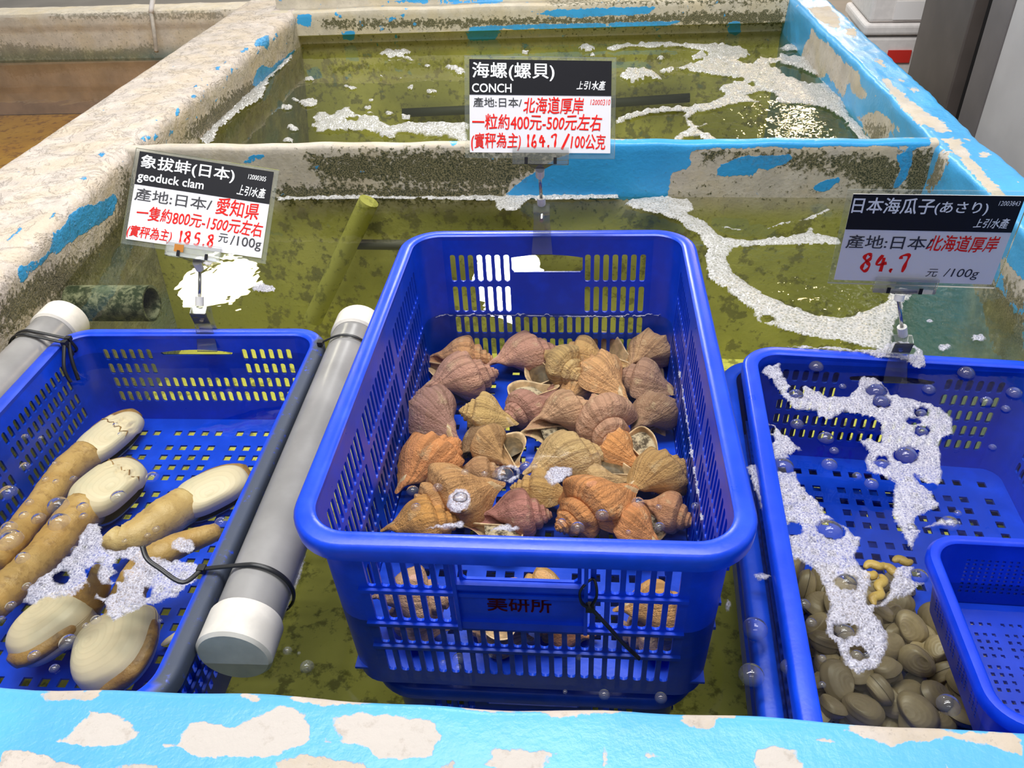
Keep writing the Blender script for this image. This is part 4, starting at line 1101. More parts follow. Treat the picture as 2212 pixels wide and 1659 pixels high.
SH = [((300, 200), (735, 205), 35, ZS, 'g', 2, 0, 'golden brown sea snail at the back left corner of the snails, open mouth facing front'),
      ((700, 325), (1215, 205), 165, ZS, 'p', 2, 0, 'pinkish grey sea snail in the back row, long canal pointing lower left'),
      ((985, 200), (1335, 430), 18, ZS + .012, 'g', 0, 1, 'golden sea snail with a large open mouth and canal pointing up'),
      ((1660, 275), (1225, 190), -20, ZS, 'g', 4, 0, 'brown sea snail in the back row with its mouth at the right'),
      ((1690, 325), (1960, 150), 50, ZS + .004, 't', 3, 0, 'grey tan sea snail in the back right corner, folded pale mouth'),
      ((300, 510), (755, 390), 168, ZS, 'p', 0, 0, 'pink brown sea snail on the left, second from the back, apex to the right'),
      ((1650, 545), (1350, 340), 195, ZS + .004, 'g', 3, 0, 'golden knobbly sea snail right of centre near the back'),
      ((1975, 505), (1610, 400), 182, ZS, 'm', 4, 0, 'mauve smooth sea snail on the right, second from the back'),
      ((540, 810), (215, 540), 178, ZS, 'm', 0, 0, 'mauve ribbed sea snail on the left edge, apex to the upper left'),
      ((905, 700), (560, 640), 172, ZS + .004, 'g', 3, 0, 'golden sea snail with pale fanned ribs, left of centre'),
      ((1190, 500), (850, 690), -14, ZS, 'm', 4, 2, 'mauve brown sea snail with black and white flesh showing, centre back'),
      ((960, 740), (1400, 620), 48, ZS + .012, 'p', 1, 2, 'pinkish sea snail with pale canal pointing left, centre'),
      ((1385, 545), (1560, 880), 184, ZS + .010, 'p', 1, 0, 'large pink brown sea snail with canal pointing up, right of centre'),
      ((1700, 810), (1975, 590), 66, ZS, 'r', 1, 0, 'reddish sea snail on the right edge in the middle, mouth turned down'),
      ((85, 1245), (570, 795), 176, ZS, 'o', 0, 0, 'orange brown sea snail on the left, striped canal pointing lower left'),
      ((880, 1010), (680, 780), -8, ZS + .008, 'b', 4, 1, 'brown sea snail with a round lid in its mouth facing up, left of centre'),
      ((1000, 1070), (1470, 920), 182, ZS + .004, 't', 1, 0, 'broad tan brown sea snail in the middle of the crate'),
      ((1840, 1070), (1475, 825), -38, ZS, 'o', 0, 2, 'orange brown sea snail with pale flesh at right, apex upper left'),
      ((1690, 1195), (2070, 1005), 172, ZS + .004, 'b', 0, 0, 'brown pointed sea snail at the right edge near the front'),
      ((815, 1085), (210, 1290), 168, ZS + .008, 'b', 3, 0, 'brown sea snail carrying a ring of froth, front left'),
      ((470, 1050), (770, 1050), 15, ZS - .006, 'b', 2, 1, 'dark brown sea snail lying low between the left shells'),
      ((1290, 1200), (900, 1150), 190, ZS - .004, 'b', 0, 0, 'brown sea snail behind the dark fleshed one, front centre'),
      ((580, 1355), (1100, 1330), 2, ZS + .004, 'r', 4, 2, 'reddish grey sea snail with dark speckled flesh, front centre'),
      ((1725, 1080), (1290, 1110), -18, ZS - .002, 't', 2, 1, 'tan sea snail with a brown lid, behind the orange shell at front'),
      ((1680, 1115), (1190, 1410), 178, ZS + .010, 'o', 3, 0, 'bright orange sea snail at the front, canal reaching to the upper right'),
      ((1740, 1240), (2095, 1370), 48, ZS, 'b', 4, 2, 'brown sea snail with pale rimmed mouth, front right corner'),
      ((1850, 1510), (1570, 1310), 182, ZS + .010, 'o', 2, 0, 'light orange sea snail partly hidden by the front rim, right'),
      ((40, 1450), (500, 1370), 176, ZS + .008, 'o', 0, 0, 'orange brown sea snail partly hidden by the front rim, far left'),
      ((560, 930), (760, 800), 120, ZS - .010, 'd', 2, 0, 'dark sea snail tucked under the golden fanned one'),
      ((1270, 560), (1370, 470), 160, ZS - .012, 'g', 3, 0, 'small yellowish sea snail peeping out beside the golden knobbly one')]
for s_, a_, ro, z_, k_, pr, mo, lb in SH: conch(s_, a_, ro, z_, k_, pr, mo, lb)
yb = CY - .585 / 2 + .058
for i, (x0, x1, dy, z_, ro, k_, pr, lb) in enumerate([(-.215, -.125, .006, -.030, 178, 't', 0, 'tan sea snail seen through the upper left slots of the front panel'),
        (-.120, -.035, .0, -.024, 20, 'p', 1, 'pink sea snail seen through the handle opening of the front panel'),
        (.005, -.070, .016, -.020, 175, 'o', 2, 'orange sea snail just under the front rim behind the handle opening'),
        (.030, .115, .004, -.034, 180, 'o', 4, 'orange sea snail seen through the right slots of the front panel'),
        (-.130, -.205, .010, -.066, 170, 'p', 4, 'pinkish sea snail low behind the left slots of the front panel'),
        (-.045, -.118, .004, -.070, 160, 't', 1, 'tan sea snail low behind the marked plate'),
        (.020, -.050, .006, -.070, 40, 'o', 0, 'brown orange sea snail low behind the plate, right of the tan one'),
        (.110, .035, .006, -.070, 185, 'p', 3, 'pinkish sea snail low behind the right slots of the front panel')]):
    conch((x0, yb + dy, z_), (x1, yb + dy + .008, z_), ro, 0, k_, pr, 0, lb, 0, True)

# ------------------------------------------------------------------ valves for geoducks and clams
def valve(bound, umbo, hgt, sgn, na=40, nr=12, pw=.55, th=.0):
    """domed disc grown from the umbo; attribute 'ring' counts growth"""
    vs, rs, fs = [(umbo[0], umbo[1], sgn * hgt * .8)], [0.0], []
    for i in range(1, nr + 1):
        r = i / nr
        for k in range(na):
            a = 2 * PI * k / na; bx_, by_ = bound(a)
            x, y = umbo[0] + (bx_ - umbo[0]) * r, umbo[1] + (by_ - umbo[1]) * r
            cx_, cy_ = bound(a); q = 1 - r ** 2.6
            vs.append((x, y, sgn * hgt * (q ** pw) * (1.0 - .2 * (1 - r)))); rs.append(r)
    for k in range(na): fs.append((0, 1 + k, 1 + (k + 1) % na))
    for i in range(nr - 1):
        for k in range(na):
            a, b = 1 + i * na + k, 1 + i * na + (k + 1) % na
            fs.append((a, a + na, b + na, b))
    if sgn < 0: fs = [f[::-1] for f in fs]
    me = mesh(vs, fs, 'valve'); attr(me, 'ring', rs)
    me.polygons.foreach_set('use_smooth', [True] * len(me.polygons))
    return me
def mat_valve(name, a, b, dark, freq, sc, bump=.5, rnd=0.0, line=.12):
    t = NT(name); o = t.obj(); n = t.noise(o, sc, 5, .6)
    oi = t.n('ShaderNodeObjectInfo')
    g = t.math('SINE', t.math('MULTIPLY_ADD', t.math('ADD', t.attr('ring'), t.math('MULTIPLY', n, .05)), freq, t.math('MULTIPLY', oi.outputs['Random'], 6.0)))
    c = t.mix(t.ss(n, .38, .66), a, b)
    c = t.mix(t.math('MULTIPLY', t.ss(g, .45, 1.0), line), c, dark)
    c = t.mix(t.math('MULTIPLY', t.ss(t.attr('ring'), .94, 1.0), .4), c, dark)
    if rnd:
        c = t.mix(t.math('MULTIPLY', oi.outputs['Random'], rnd), c, dark)
    h = t.math('ADD', t.math('MULTIPLY', g, .5), t.math('MULTIPLY', n, .5))
    return t.done(t.pbr(c, .42, t.bump(h, bump, .006), .45))
M_GVALVE = mat_valve('geoduck_shell', (.70, .59, .43), (.62, .55, .41), (.40, .30, .18), 46, 22, .035)
M_CVALVE = mat_valve('clam_shell', (.36, .285, .165), (.28, .22, .12), (.13, .10, .055), 40, 60, .07, .6, .07)
def mat_skin(name, a, b, d):
    t = NT(name); p = t.pos(); n = t.noise(p, 70, 6, .65); n2 = t.noise(p, 25, 3)
    c = t.mix(t.ss(n2, .4, .65), a, b); c = t.mix(t.math('MULTIPLY', t.ss(n, .5, .66), .6), c, d)
    return t.done(t.pbr(c, .4, t.bump(n, .5, .004), .5))
M_SIPHON = mat_skin('geoduck_siphon_skin', (.52, .33, .12), (.46, .27, .085), (.26, .14, .045))
M_SIPHPALE = mat_skin('pale_siphon_skin', (.64, .47, .22), (.55, .37, .15), (.36, .22, .08))
M_MANTLE = mat_skin('brown_mantle', (.38, .22, .07), (.26, .14, .05), (.12, .065, .03))
def gb(L, Wd):
    def f(a):
        c, s = math.cos(a), math.sin(a)
        return (L / 2 * math.copysign(abs(c) ** .72, c), Wd / 2 * math.copysign(abs(s) ** .8, s) * (1 + .10 * c))
    return f
def Z6(p, z):
    q = P(p[0] / 2.0236, p[1] / 2.0236 + 680, z)
    return Vector((max(q.x, -.682), q.y, q.z))
def geoduck(e0, e1, wpx, siph, srad, label, z=-.082, thick=.046, crack=False, pale=False, gape=0.0):
    """e0: free end of the shell, e1: end where the siphon leaves (zoom pixels), siph: siphon path"""
    A, B = Z6(e0, z), Z6(e1, z); c = (A + B) / 2; x = (B - A).normalized(); L = (B - A).length
    yv = Vector((0, 0, 1)).cross(x); R = Matrix(((x.x, yv.x, 0), (x.y, yv.y, 0), (x.z, yv.z, 1))).to_4x4()
    w = 1.1 * wpx / 2.0236 / FPX * (Vector((0, 0, CAMH)) - c).length
    t = empty('geoduck'); t.matrix_world = Matrix.Translation(c) @ R @ Matrix.Rotation(math.radians(-24), 4, 'X')
    tag(t, label, 'clam', 'geoducks in the left crate')
    Mi = t.matrix_world.inverted()
    for sg, nm in ((1, 'valve'), (-1, 'valve')):
        me = valve(gb(L, w), (L * .08, w * .22), thick * .48, sg, 56, 18, .5); me.materials.append(M_GVALVE)
        if sg > 0 and crack:      # a broken edge: the rim of the upper valve is chipped along a jagged line
            co = np.array([v.co[:] for v in me.vertices]); cut = -L * .20 + .006 * np.sin(co[:, 1] * 400) + .004 * np.sin(co[:, 1] * 900)
            m_ = co[:, 0] < cut
            co[:, 2] -= np.where(m_, .0045, 0); co[:, 0] -= np.where(m_, .003, 0)
            me.vertices.foreach_set('co', co.ravel())
        if sg > 0 and crack:
            bv = [v.co.copy() for v in me.vertices]; pts_c = []
            xc = -.10 if e0[1] < 500 else -.24
            for q_ in range(15):
                yy = w * (-.46 + .92 * q_ / 14); xx = L * (xc + .05 * math.sin(q_ * 1.9) + .035 * math.sin(q_ * 4.3) + .06 * (q_ / 14 - .5))
                pts_c.append(Vector((xx, yy, min(bv, key=lambda c_: (c_.x - xx) ** 2 + (c_.y - yy) ** 2).z + .0006)))
            mbc = MB(); mbc.tube(pts_c, [.0005 + .0005 * (q_ % 3 == 1) for q_ in range(15)], 6); crack_me = mbc
        o = link(nm, me, None, t); o.location = (0, 0, .003 * sg + gape * max(sg, 0)); o.rotation_euler = (math.radians(6 * sg + gape * 400 * max(sg, 0)), 0, 0)
        if sg > 0 and crack: crack_me.build('crack', M_MANTLE, o)
    mb = MB(); n = 14
    mb.tube([(-L * .5 + L * .98 * i / n - .004, -.002, 0) for i in range(n + 1)], [max(.002, thick * .27 * math.sin(PI * (i + .6) / (n + 1.2)) ** .45) for i in range(n + 1)], 20, True)
    me_o = mb.build('mantle', M_MANTLE, t, True); me_o.scale = (1, w * .94 / (2 * thick * .27), 1)
    if siph:
        pts = smooth_path([B - x * L * .12] + [Z6((u, v), zz) for u, v, zz in siph], 8); n = len(pts)
        rr_ = [np.interp(i / (n - 1), np.linspace(0, 1, len(srad)), srad) * (1 + .018 * math.sin(i * 1.1) + .018 * math.sin(i * 2.9 + 1)) for i in range(n)]
        rr_[-1] *= .7
        mb = MB(); mb.tube(pts, rr_, 20, True); mb.v = [tuple(Mi @ Vector(q)) for q in mb.v]
        mb.build('siphon', M_SIPHPALE if pale else M_SIPHON, t, True)
    return t
geoduck((600, 440), (325, 645), 138, [(290, 690, -.082), (180, 830, -.075), (60, 980, -.06), (-40, 1090, -.05)], [.024, .021, .018, .017, .015], 'geoduck at the rear of the left crate with brown tip and cracked shell', -.090, .042, True)
geoduck((600, 660), (340, 880), 185, [(300, 930, -.078), (190, 1060, -.072), (60, 1180, -.062), (-60, 1290, -.055)], [.026, .024, .022, .021, .018], 'second geoduck from the rear, pale shell broken along a jagged line', -.082, .05, True, False, .004)
geoduck((1085, 700), (770, 850), 165, [(720, 890, -.082), (610, 965, -.078), (520, 990, -.074), (470, 960, -.066)], [.024, .025, .022, .019, .013], 'geoduck by the right side of the left crate, clean ringed shell and fat pale siphon', -.090, .044, False, True)
geoduck((60, 1510), (385, 1250), 235, [(415, 1210, -.055), (430, 1150, -.035), (425, 1110, -.012)], [.024, .016, .010, .006], 'large whitish geoduck in the front left of the crate, tip poking from the foam', -.072, .054)
geoduck((495, 1630), (545, 1310), 300, [(560, 1230, -.06), (620, 1110, -.045), (700, 1050, -.035), (800, 1000, -.04), (960, 945, -.05)], [.022, .018, .016, .0155, .014, .010], 'round pale geoduck at the front of the crate, tan siphon curling right under the foam', -.072, .056)
ch = valve(gb(.030, .009), (0, 0), .003, 1, 24, 6); ch.materials.append(M_GVALVE)
o = link('shell_chip', ch); o.location = P(376, 1376, -.108); o.rotation_euler = (0, 0, .85)
tag(o, 'thin white chip of shell on the bottom of the left crate, front right', 'shell chip')

def cb(L, Wd):
    def f(a):
        c, s = math.cos(a), math.sin(a)
        return (L / 2 * math.copysign(abs(c) ** .9, c), Wd / 2 * (s if s < 0 else s ** .85) * (1 - .18 * c))
    return f
CV = []
for k in range(4):
    l2, w2 = ((.037, .0275), (.034, .0265), (.039, .028), (.033, .0255))[k]
    up_, dn_ = valve(cb(l2, w2), (l2 * .12, w2 * .36), (.0105), 1, 26, 7, .6), valve(cb(l2, w2), (l2 * .12, w2 * .36), (.0105), -1, 26, 7, .6)
    up_.materials.append(M_CVALVE); dn_.materials.append(M_CVALVE); CV.append((up_, dn_))
RMW = Matrix.Translation(rc.location) @ rc.rotation_euler.to_matrix().to_4x4()
clam_poly = [(1690, 1215), (1770, 1235), (1860, 1235), (1900, 1215), (1990, 1270), (2080, 1330), (2150, 1440), (2230, 1600), (1730, 1600)]
rg = random.Random(11); spots = []
for layer, zz, dmin in ((0, .014, .027), (1, .030, .024), (2, .044, .027)):
    got = []
    for _ in range(4000):
        x, y = rg.uniform(-.165, .165), rg.uniform(-.262, .05)
        w = RMW @ Vector((x, y, zz)); px, _d = to_px(np.array([w[:]]))
        if sdf(px, [clam_poly])[0] < 10 + layer * 26: continue
        if any((x - a) ** 2 + (y - b) ** 2 < dmin ** 2 for a, b in got): continue
        got.append((x, y)); spots.append((w, layer))
for i, (w, layer) in enumerate(spots):
    up_, dn_ = CV[i % 4]
    t = empty('clam', w, (rg.gauss(0, .38), rg.gauss(0, .38), rg.uniform(0, 6.28)))
    if rg.random() < .18: t.rotation_euler[0] = rg.uniform(.9, 1.4)
    s_ = rg.uniform(.9, 1.2); t.scale = (s_, s_, s_)
    tag(t, 'small brown clam in the heap at the front of the right crate', 'clam', 'small clams heaped in the right crate')
    o = link('valve', up_, None, t); o.location = (0, 0, .0002)
    o = link('valve', dn_, None, t); o.location = (0, 0, -.0002)
# loose yellowish clam meat
M_MEAT = mat_skin('yellow_clam_meat', (.55, .38, .10), (.48, .30, .07), (.30, .17, .04))
for i, (u, v, a0, ln) in enumerate([(1890, 1222, .3, .024), (1925, 1232, -.4, .022), (1905, 1262, 1.4, .026), (1895, 1290, 1.1, .024), (1880, 1245, .9, .018), (1950, 1212, .1, .02)]):
    c = P(u, v, -.062); d = Vector((math.cos(a0), math.sin(a0), 0)) * ln / 2
    sdv = Vector((-d.y, d.x, 0)) * .3
    mb = MB(); pts = smooth_path([c - d, c - d * .3 + sdv, c + d * .4 - sdv * .6, c + d], 5)
    mb.tube(pts, [.0045 * math.sin(PI * (k + .8) / (len(pts) + .6)) + .0012 for k in range(len(pts))], 10, True, .7)
    tag(mb.build('clam_meat', M_MEAT, None, True), 'scrap of yellowish clam meat drifting above the clams', 'clam meat', 'scraps of clam meat')

# ------------------------------------------------------------------ foam
def foam(label, polys, holes=(), step=.0022, hmax=.004, mat=None, seed=1, jag=.0035, bub=0, jf=70, z0=.0006, soft=.004):
    W = lambda pl: [P(u, v, 0)[:2] for u, v in pl]
    pw, hw = [W(p) for p in polys], [W(p) for p in holes]
    al = np.array([q for p in pw for q in p]); lo, hi = al.min(0) - .01, al.max(0) + .01
    nx, ny = int((hi[0] - lo[0]) / step) + 1, int((hi[1] - lo[1]) / step) + 1
    X, Y = np.meshgrid(lo[0] + np.arange(nx) * step, lo[1] + np.arange(ny) * step)
    pts = np.stack([X.ravel(), Y.ravel()], 1)
    d = sdf(pts, pw)
    if hw: d = np.minimum(d, -sdf(pts, hw))
    d = d + wob(pts[:, 0], pts[:, 1], seed, 7, jf) * jag
    rgn = np.random.RandomState(seed)
    h = hmax * np.clip(d / (hmax * 2.2), 0, 1) ** .5 * (.75 + .25 * wob(pts[:, 0], pts[:, 1], seed + 3, 5, 90))
    inside = np.where(d > step)[0]
    if bub and len(inside):
        for k in rgn.choice(inside, min(bub, len(inside)), False):
            r = rgn.uniform(.0015, .0045) if step < .004 else rgn.uniform(.003, .009)
            dd = (pts[:, 0] - pts[k, 0]) ** 2 + (pts[:, 1] - pts[k, 1]) ** 2
            m_ = dd < r * r
            h[m_] = np.maximum(h[m_], hmax * .4 + np.sqrt(r * r - dd[m_]) * .8)
    h = np.maximum(h, .0004)
    keep = d > 0
    K = keep.reshape(ny, nx)
    cell = K[:-1, :-1] & K[1:, :-1] & K[:-1, 1:] & K[1:, 1:]
    jj, ii = np.where(cell)
    if len(jj) == 0: return None
    quads = np.stack([jj * nx + ii, jj * nx + ii + 1, (jj + 1) * nx + ii + 1, (jj + 1) * nx + ii], 1)
    used, inv = np.unique(quads, return_inverse=True)
    quads = inv.reshape(quads.shape)
    co = np.stack([pts[used, 0], pts[used, 1], z0 + h[used]], 1)
    me = bpy.data.meshes.new('foam')
    me.from_pydata(co.tolist(), [], quads.tolist()); me.update()
    attr(me, 'edge', np.clip(d[used] / soft, 0, 1))
    o = link('foam', me, mat or M_FOAM, None, True)
    return tag(o, label, 'foam', None, 'stuff')
Z5 = lambda l: polys_px(l, 2.4254, 1300, 280)
Z3 = lambda l: polys_px(l, 2.4254, 1300, 0)
Z2 = lambda l: polys_px(l, 3.16, 600, 0)
Z1 = lambda l: polys_px(l, 3.16, 0, 0)
Z7 = lambda l: polys_px(l, 1.929, 1540, 700)
ZL = lambda l: polys_px(l, 2.0236, 0, 680)
ell = lambda u, v, a, b, n=14, r=0.0: [(u + a * math.cos(2 * PI * k / n) * math.cos(r) - b * math.sin(2 * PI * k / n) * math.sin(r), v + a * math.cos(2 * PI * k / n) * math.sin(r) + b * math.sin(2 * PI * k / n) * math.cos(r)) for k in range(n)]
foam('broad white foam ribbon curving from the partition round to the clam crate', Z5([[(90, 400), (150, 365), (340, 355), (470, 370), (485, 420), (450, 445), (530, 480), (600, 530), (640, 575), (800, 580), (960, 568), (1060, 540), (1095, 500), (1120, 545), (1240, 570), (1250, 605), (1100, 612), (960, 612), (800, 618), (700, 625), (650, 690), (700, 760), (800, 840), (900, 890), (1000, 930), (1130, 975), (1280, 985), (1400, 950), (1480, 890), (1560, 830), (1640, 850), (1580, 950), (1540, 1040), (1530, 1130), (1480, 1165), (1350, 1140), (1200, 1110), (1020, 1080), (900, 1040), (820, 1020), (780, 950), (700, 890), (640, 850), (560, 800), (540, 740), (540, 640), (510, 560), (430, 520), (420, 490), (300, 455), (200, 430)]]),
     Z5([ell(870, 995, 30, 14)]), .003, .006, M_FOAM_FAR, 3, .004, 260, 60)
foam('thin foam streak floating near the partition behind the clam sign', Z5([[(620, 510), (690, 525), (840, 522), (960, 490), (1090, 460), (1190, 410), (1195, 425), (1110, 475), (970, 500), (880, 525), (720, 532), (640, 525)]]), (), .003, .003, M_FOAM_FAR, 4, .003, 20, 70)
foam('line of froth along the foot of the partition', [[(596, 428), (760, 424), (900, 426), (1100, 424), (1335, 420), (1340, 432), (1140, 436), (1120, 458), (1075, 456), (1066, 437), (900, 433), (760, 432), (600, 435)]], (), .003, .006, M_FOAM_FAR, 5, .003, 160, 80)
foam('small raft of bubbles near the bright reflection', [ell(571, 626, 26, 11, 14, .05)], (), .002, .004, M_FOAM, 6, .002, 40, 90)
foam('bubble raft under the geoduck sign clip', [ell(452, 566, 20, 10)], (), .002, .004, M_FOAM, 7, .002, 20, 90)
foam('wide foam field swirling over the right half of the far tank', Z3([[(0, 265), (40, 245), (130, 235), (300, 228), (480, 232), (620, 235), (720, 255), (800, 290), (870, 310), (905, 320), (920, 290), (950, 285), (945, 250), (1000, 215), (1040, 260), (1120, 350), (1220, 480), (1320, 620), (1395, 745), (1330, 740), (1290, 660), (1240, 620), (1150, 570), (1040, 545), (900, 545), (720, 545), (600, 575), (500, 595), (455, 630), (500, 660), (540, 640), (590, 625), (540, 680), (500, 680), (560, 710), (600, 745), (560, 750), (500, 715), (440, 730), (420, 748), (355, 750), (400, 700), (445, 670), (430, 620), (440, 585), (250, 605), (130, 635), (60, 680), (55, 640), (150, 600), (300, 575), (480, 565), (600, 535), (640, 500), (600, 480), (640, 450), (740, 430), (640, 410), (500, 390), (390, 365), (440, 345), (530, 325), (560, 290), (560, 275), (460, 260), (330, 252), (150, 255), (60, 275)]]),
     Z3([[(730, 320), (790, 303), (820, 320), (790, 338), (750, 335)], [(880, 340), (930, 335), (1080, 385), (1145, 440), (1080, 440), (950, 400)], [(770, 505), (840, 490), (920, 515), (900, 535), (820, 530)], [(765, 448), (800, 445), (800, 456), (770, 457)], [(960, 275), (1020, 270), (1030, 300), (980, 300)]]), .005, .009, M_FOAM_FAR, 8, .010, 420, 30, .0006, .008)
foam('foam islands between the price sign and the foam field', Z3([[(75, 405), (140, 375), (220, 358), (270, 375), (320, 425), (230, 420), (150, 445)], [(290, 375), (330, 360), (405, 375), (370, 392), (310, 392)], [(470, 300), (510, 278), (565, 295), (540, 312), (480, 318)], [(275, 315), (310, 303), (350, 315), (300, 322)]]), (), .005, .010, M_FOAM_FAR, 9, .006, 80, 40)
foam('long foam raft in front of the partition in the far tank, left of the conch sign', Z2([[(220, 820), (270, 770), (330, 770), (370, 790), (400, 760), (500, 735), (530, 790), (700, 800), (740, 850), (780, 880), (880, 840), (1000, 845), (1280, 845), (1310, 900), (1310, 985), (1240, 985), (1150, 955), (960, 935), (830, 915), (780, 945), (720, 950), (650, 920), (550, 900), (400, 905), (260, 915)]]), Z2([ell(510, 830, 16, 10)]), .005, .010, M_FOAM_FAR, 10, .008, 120, 40, .0006, .008)
foam('small foam patch at the back of the far tank', Z2([[(690, 375), (740, 335), (800, 345), (905, 345), (910, 370), (860, 385), (945, 420), (900, 420), (840, 395), (760, 405)]]), (), .005, .008, M_FOAM_FAR, 11, .006, 40, 40)
foam('small foam patch left of the conch sign top edge', Z2([[(1130, 470), (1190, 455), (1270, 480), (1280, 510), (1240, 520), (1180, 490)]]), (), .005, .008, M_FOAM_FAR, 12, .005, 30, 40)
foam('foam specks drifting in the left half of the far tank', Z2([ell(a, b, c * 1.15, c * .5) for a, b, c in ((215, 545, 28), (510, 606, 26), (210, 710, 58), (125, 690, 22), (60, 740, 40), (905, 606, 24), (1050, 630, 34), (640, 690, 26), (615, 742, 26), (635, 785, 26), (110, 882, 38), (80, 970, 42), (470, 592, 18), (760, 780, 30), (880, 808, 36), (750, 930, 50), (705, 530, 18), (840, 538, 16), (1020, 452, 22), (2110, 335, 50), (2150, 385, 22), (1690, 365, 26))]), (), .004, .007, M_FOAM_FAR, 13, .003, 90, 60, .0006, .003)
foam('foam fringe along the left wall of the far tank', [[(420, 308), (470, 262), (500, 225), (530, 205), (560, 182), (600, 145), (640, 108), (638, 122), (600, 158), (578, 180), (575, 212), (530, 235), (505, 258), (470, 290), (450, 312)], [(425, 306), (468, 292), (462, 308)]], (), .005, .008, M_FOAM_FAR, 14, .007, 80, 40)
foam('lilac foam sheet floating over the geoducks', ZL([[(360, 960), (380, 915), (430, 915), (465, 960), (470, 1030), (520, 1035), (600, 1020), (660, 1060), (740, 1080), (850, 1075), (890, 1110), (870, 1170), (790, 1230), (700, 1270), (600, 1310), (500, 1345), (470, 1320), (460, 1270), (410, 1260), (420, 1210), (380, 1180), (330, 1240), (250, 1250), (180, 1260), (150, 1285), (105, 1260), (130, 1200), (220, 1130), (300, 1060), (340, 1020)]]),
     ZL([ell(272, 1160, 32, 22), ell(545, 1100, 36, 24, 14, -.3), ell(518, 1155, 24, 17), ell(650, 1222, 14, 16), [(385, 1130), (435, 1100), (425, 1160), (445, 1200), (500, 1195), (495, 1225), (450, 1240), (425, 1205), (395, 1180)]]), .0018, .004, M_FOAM, 15, .0028, 420, 100)
foam('small lilac foam patch by the tan siphon in the left crate', ZL([[(740, 1040), (750, 990), (800, 975), (850, 1000), (870, 1040), (840, 1060), (770, 1050)]]), (), .0018, .003, M_FOAM, 16, .002, 60, 100)
foam('foam sheet arching over the rear of the clam crate', Z7([[(190, 205), (230, 175), (285, 165), (290, 225), (330, 270), (400, 262), (470, 310), (560, 300), (600, 262), (600, 225), (680, 225), (745, 300), (850, 320), (950, 350), (1000, 400), (1000, 470), (950, 500), (945, 560), (960, 620), (950, 690), (900, 680), (835, 638), (850, 665), (925, 710), (942, 765), (870, 800), (850, 830), (870, 870), (830, 960), (800, 930), (780, 860), (740, 800), (750, 670), (690, 640), (650, 620), (622, 580), (645, 540), (600, 490), (640, 480), (700, 500), (690, 420), (640, 395), (550, 372), (490, 412), (430, 402), (425, 370), (330, 360), (280, 300), (240, 240)]]),
     Z7([ell(805, 552, 42, 28), ell(698, 328, 32, 22), ell(680, 285, 42, 18), ell(705, 588, 30, 20), ell(870, 452, 26, 16), ell(868, 375, 22, 18), ell(835, 412, 30, 12), ell(345, 290, 26, 18)]), .0018, .004, M_FOAM, 17, .0022, 600, 100)
foam('foam sheet running down the left side of the clam crate over its rim', Z7([[(190, 400), (250, 425), (330, 490), (370, 530), (320, 560), (355, 620), (372, 680), (430, 740), (475, 800), (560, 850), (620, 910), (600, 980), (640, 1040), (660, 1085), (650, 1180), (700, 1160), (720, 1110), (760, 1010), (850, 1000), (890, 1090), (830, 1130), (760, 1160), (715, 1190), (690, 1240), (730, 1290), (720, 1410), (680, 1462), (600, 1470), (540, 1420), (500, 1340), (455, 1290), (480, 1190), (450, 1100), (420, 1040), (350, 990), (290, 1000), (270, 930), (200, 780), (130, 600), (230, 570), (240, 500), (190, 440)]]),
     Z7([ell(292, 598, 46, 26), ell(488, 866, 52, 32), ell(556, 1085, 44, 28), ell(548, 1288, 40, 26), ell(600, 1380, 26, 18), ell(218, 450, 28, 18), ell(335, 862, 28, 22), ell(860, 1055, 34, 26), ell(690, 1215, 26, 26), ell(235, 488, 18, 12)]), .0018, .004, M_FOAM, 18, .0022, 700, 100)
foam('foam strip along the rear rim of the clam crate', Z7([[(250, 130), (380, 125), (500, 132), (620, 140), (690, 135), (720, 112), (800, 110), (870, 150), (880, 210), (850, 222), (790, 195), (690, 178), (600, 155), (400, 142)]]), Z7([ell(800, 152, 30, 12)]), .0018, .004, M_FOAM, 19, .002, 240, 100, .011)
foam('foam clump beside the corner of the small basket', Z7([[(880, 855), (940, 812), (1030, 830), (1042, 852), (880, 862)]]), (), .0018, .004, M_FOAM, 20, .002, 60, 100)
foam('froth tuft on the tan shells in the middle of the snail crate', [[(1172, 1035), (1190, 1012), (1235, 1012), (1240, 1030), (1215, 1050), (1190, 1055)]], (), .0014, .004, M_FOAM, 21, .0015, 60, 120)
foam('ring of froth above the dark shell, middle left of the snail crate', [ell(1098, 1028, 28, 20)], [ell(1100, 1026, 14, 9)], .0014, .003, M_FOAM, 22, .0012, 40, 120)
foam('round froth disc on the brown snail at front left', [ell(992, 1086, 29, 27)], (), .0014, .003, M_FOAM, 23, .0012, 60, 120)
foam('froth along the inside of the front rim of the snail crate', [[(905, 1146), (940, 1140), (1000, 1128), (1008, 1138), (1000, 1150)], ell(1092, 1148, 36, 9)], (), .0014, .004, M_FOAM, 24, .0015, 60, 120)
foam('froth along the outside of the middle pipe', [[(655, 1190), (668, 1200), (650, 1260), (618, 1330), (602, 1330), (630, 1255)]], (), .0016, .003, M_FOAM, 25, .002, 60, 110)
foam('flecks of froth beside the clam crate and in the far water', Z7([ell(205, 1065, 42, 18), ell(280, 1112, 24, 20), ell(60, 1180, 14, 28)]), (), .0016, .003, M_FOAM, 26, .002, 30, 110)
foam('froth rafts near the right wall of the front tank', Z5([ell(1975, 1100, 45, 20), ell(1790, 1150, 36, 22), ell(1715, 1015, 24, 12)]), (), .002, .004, M_FOAM, 27, .002, 40, 90)

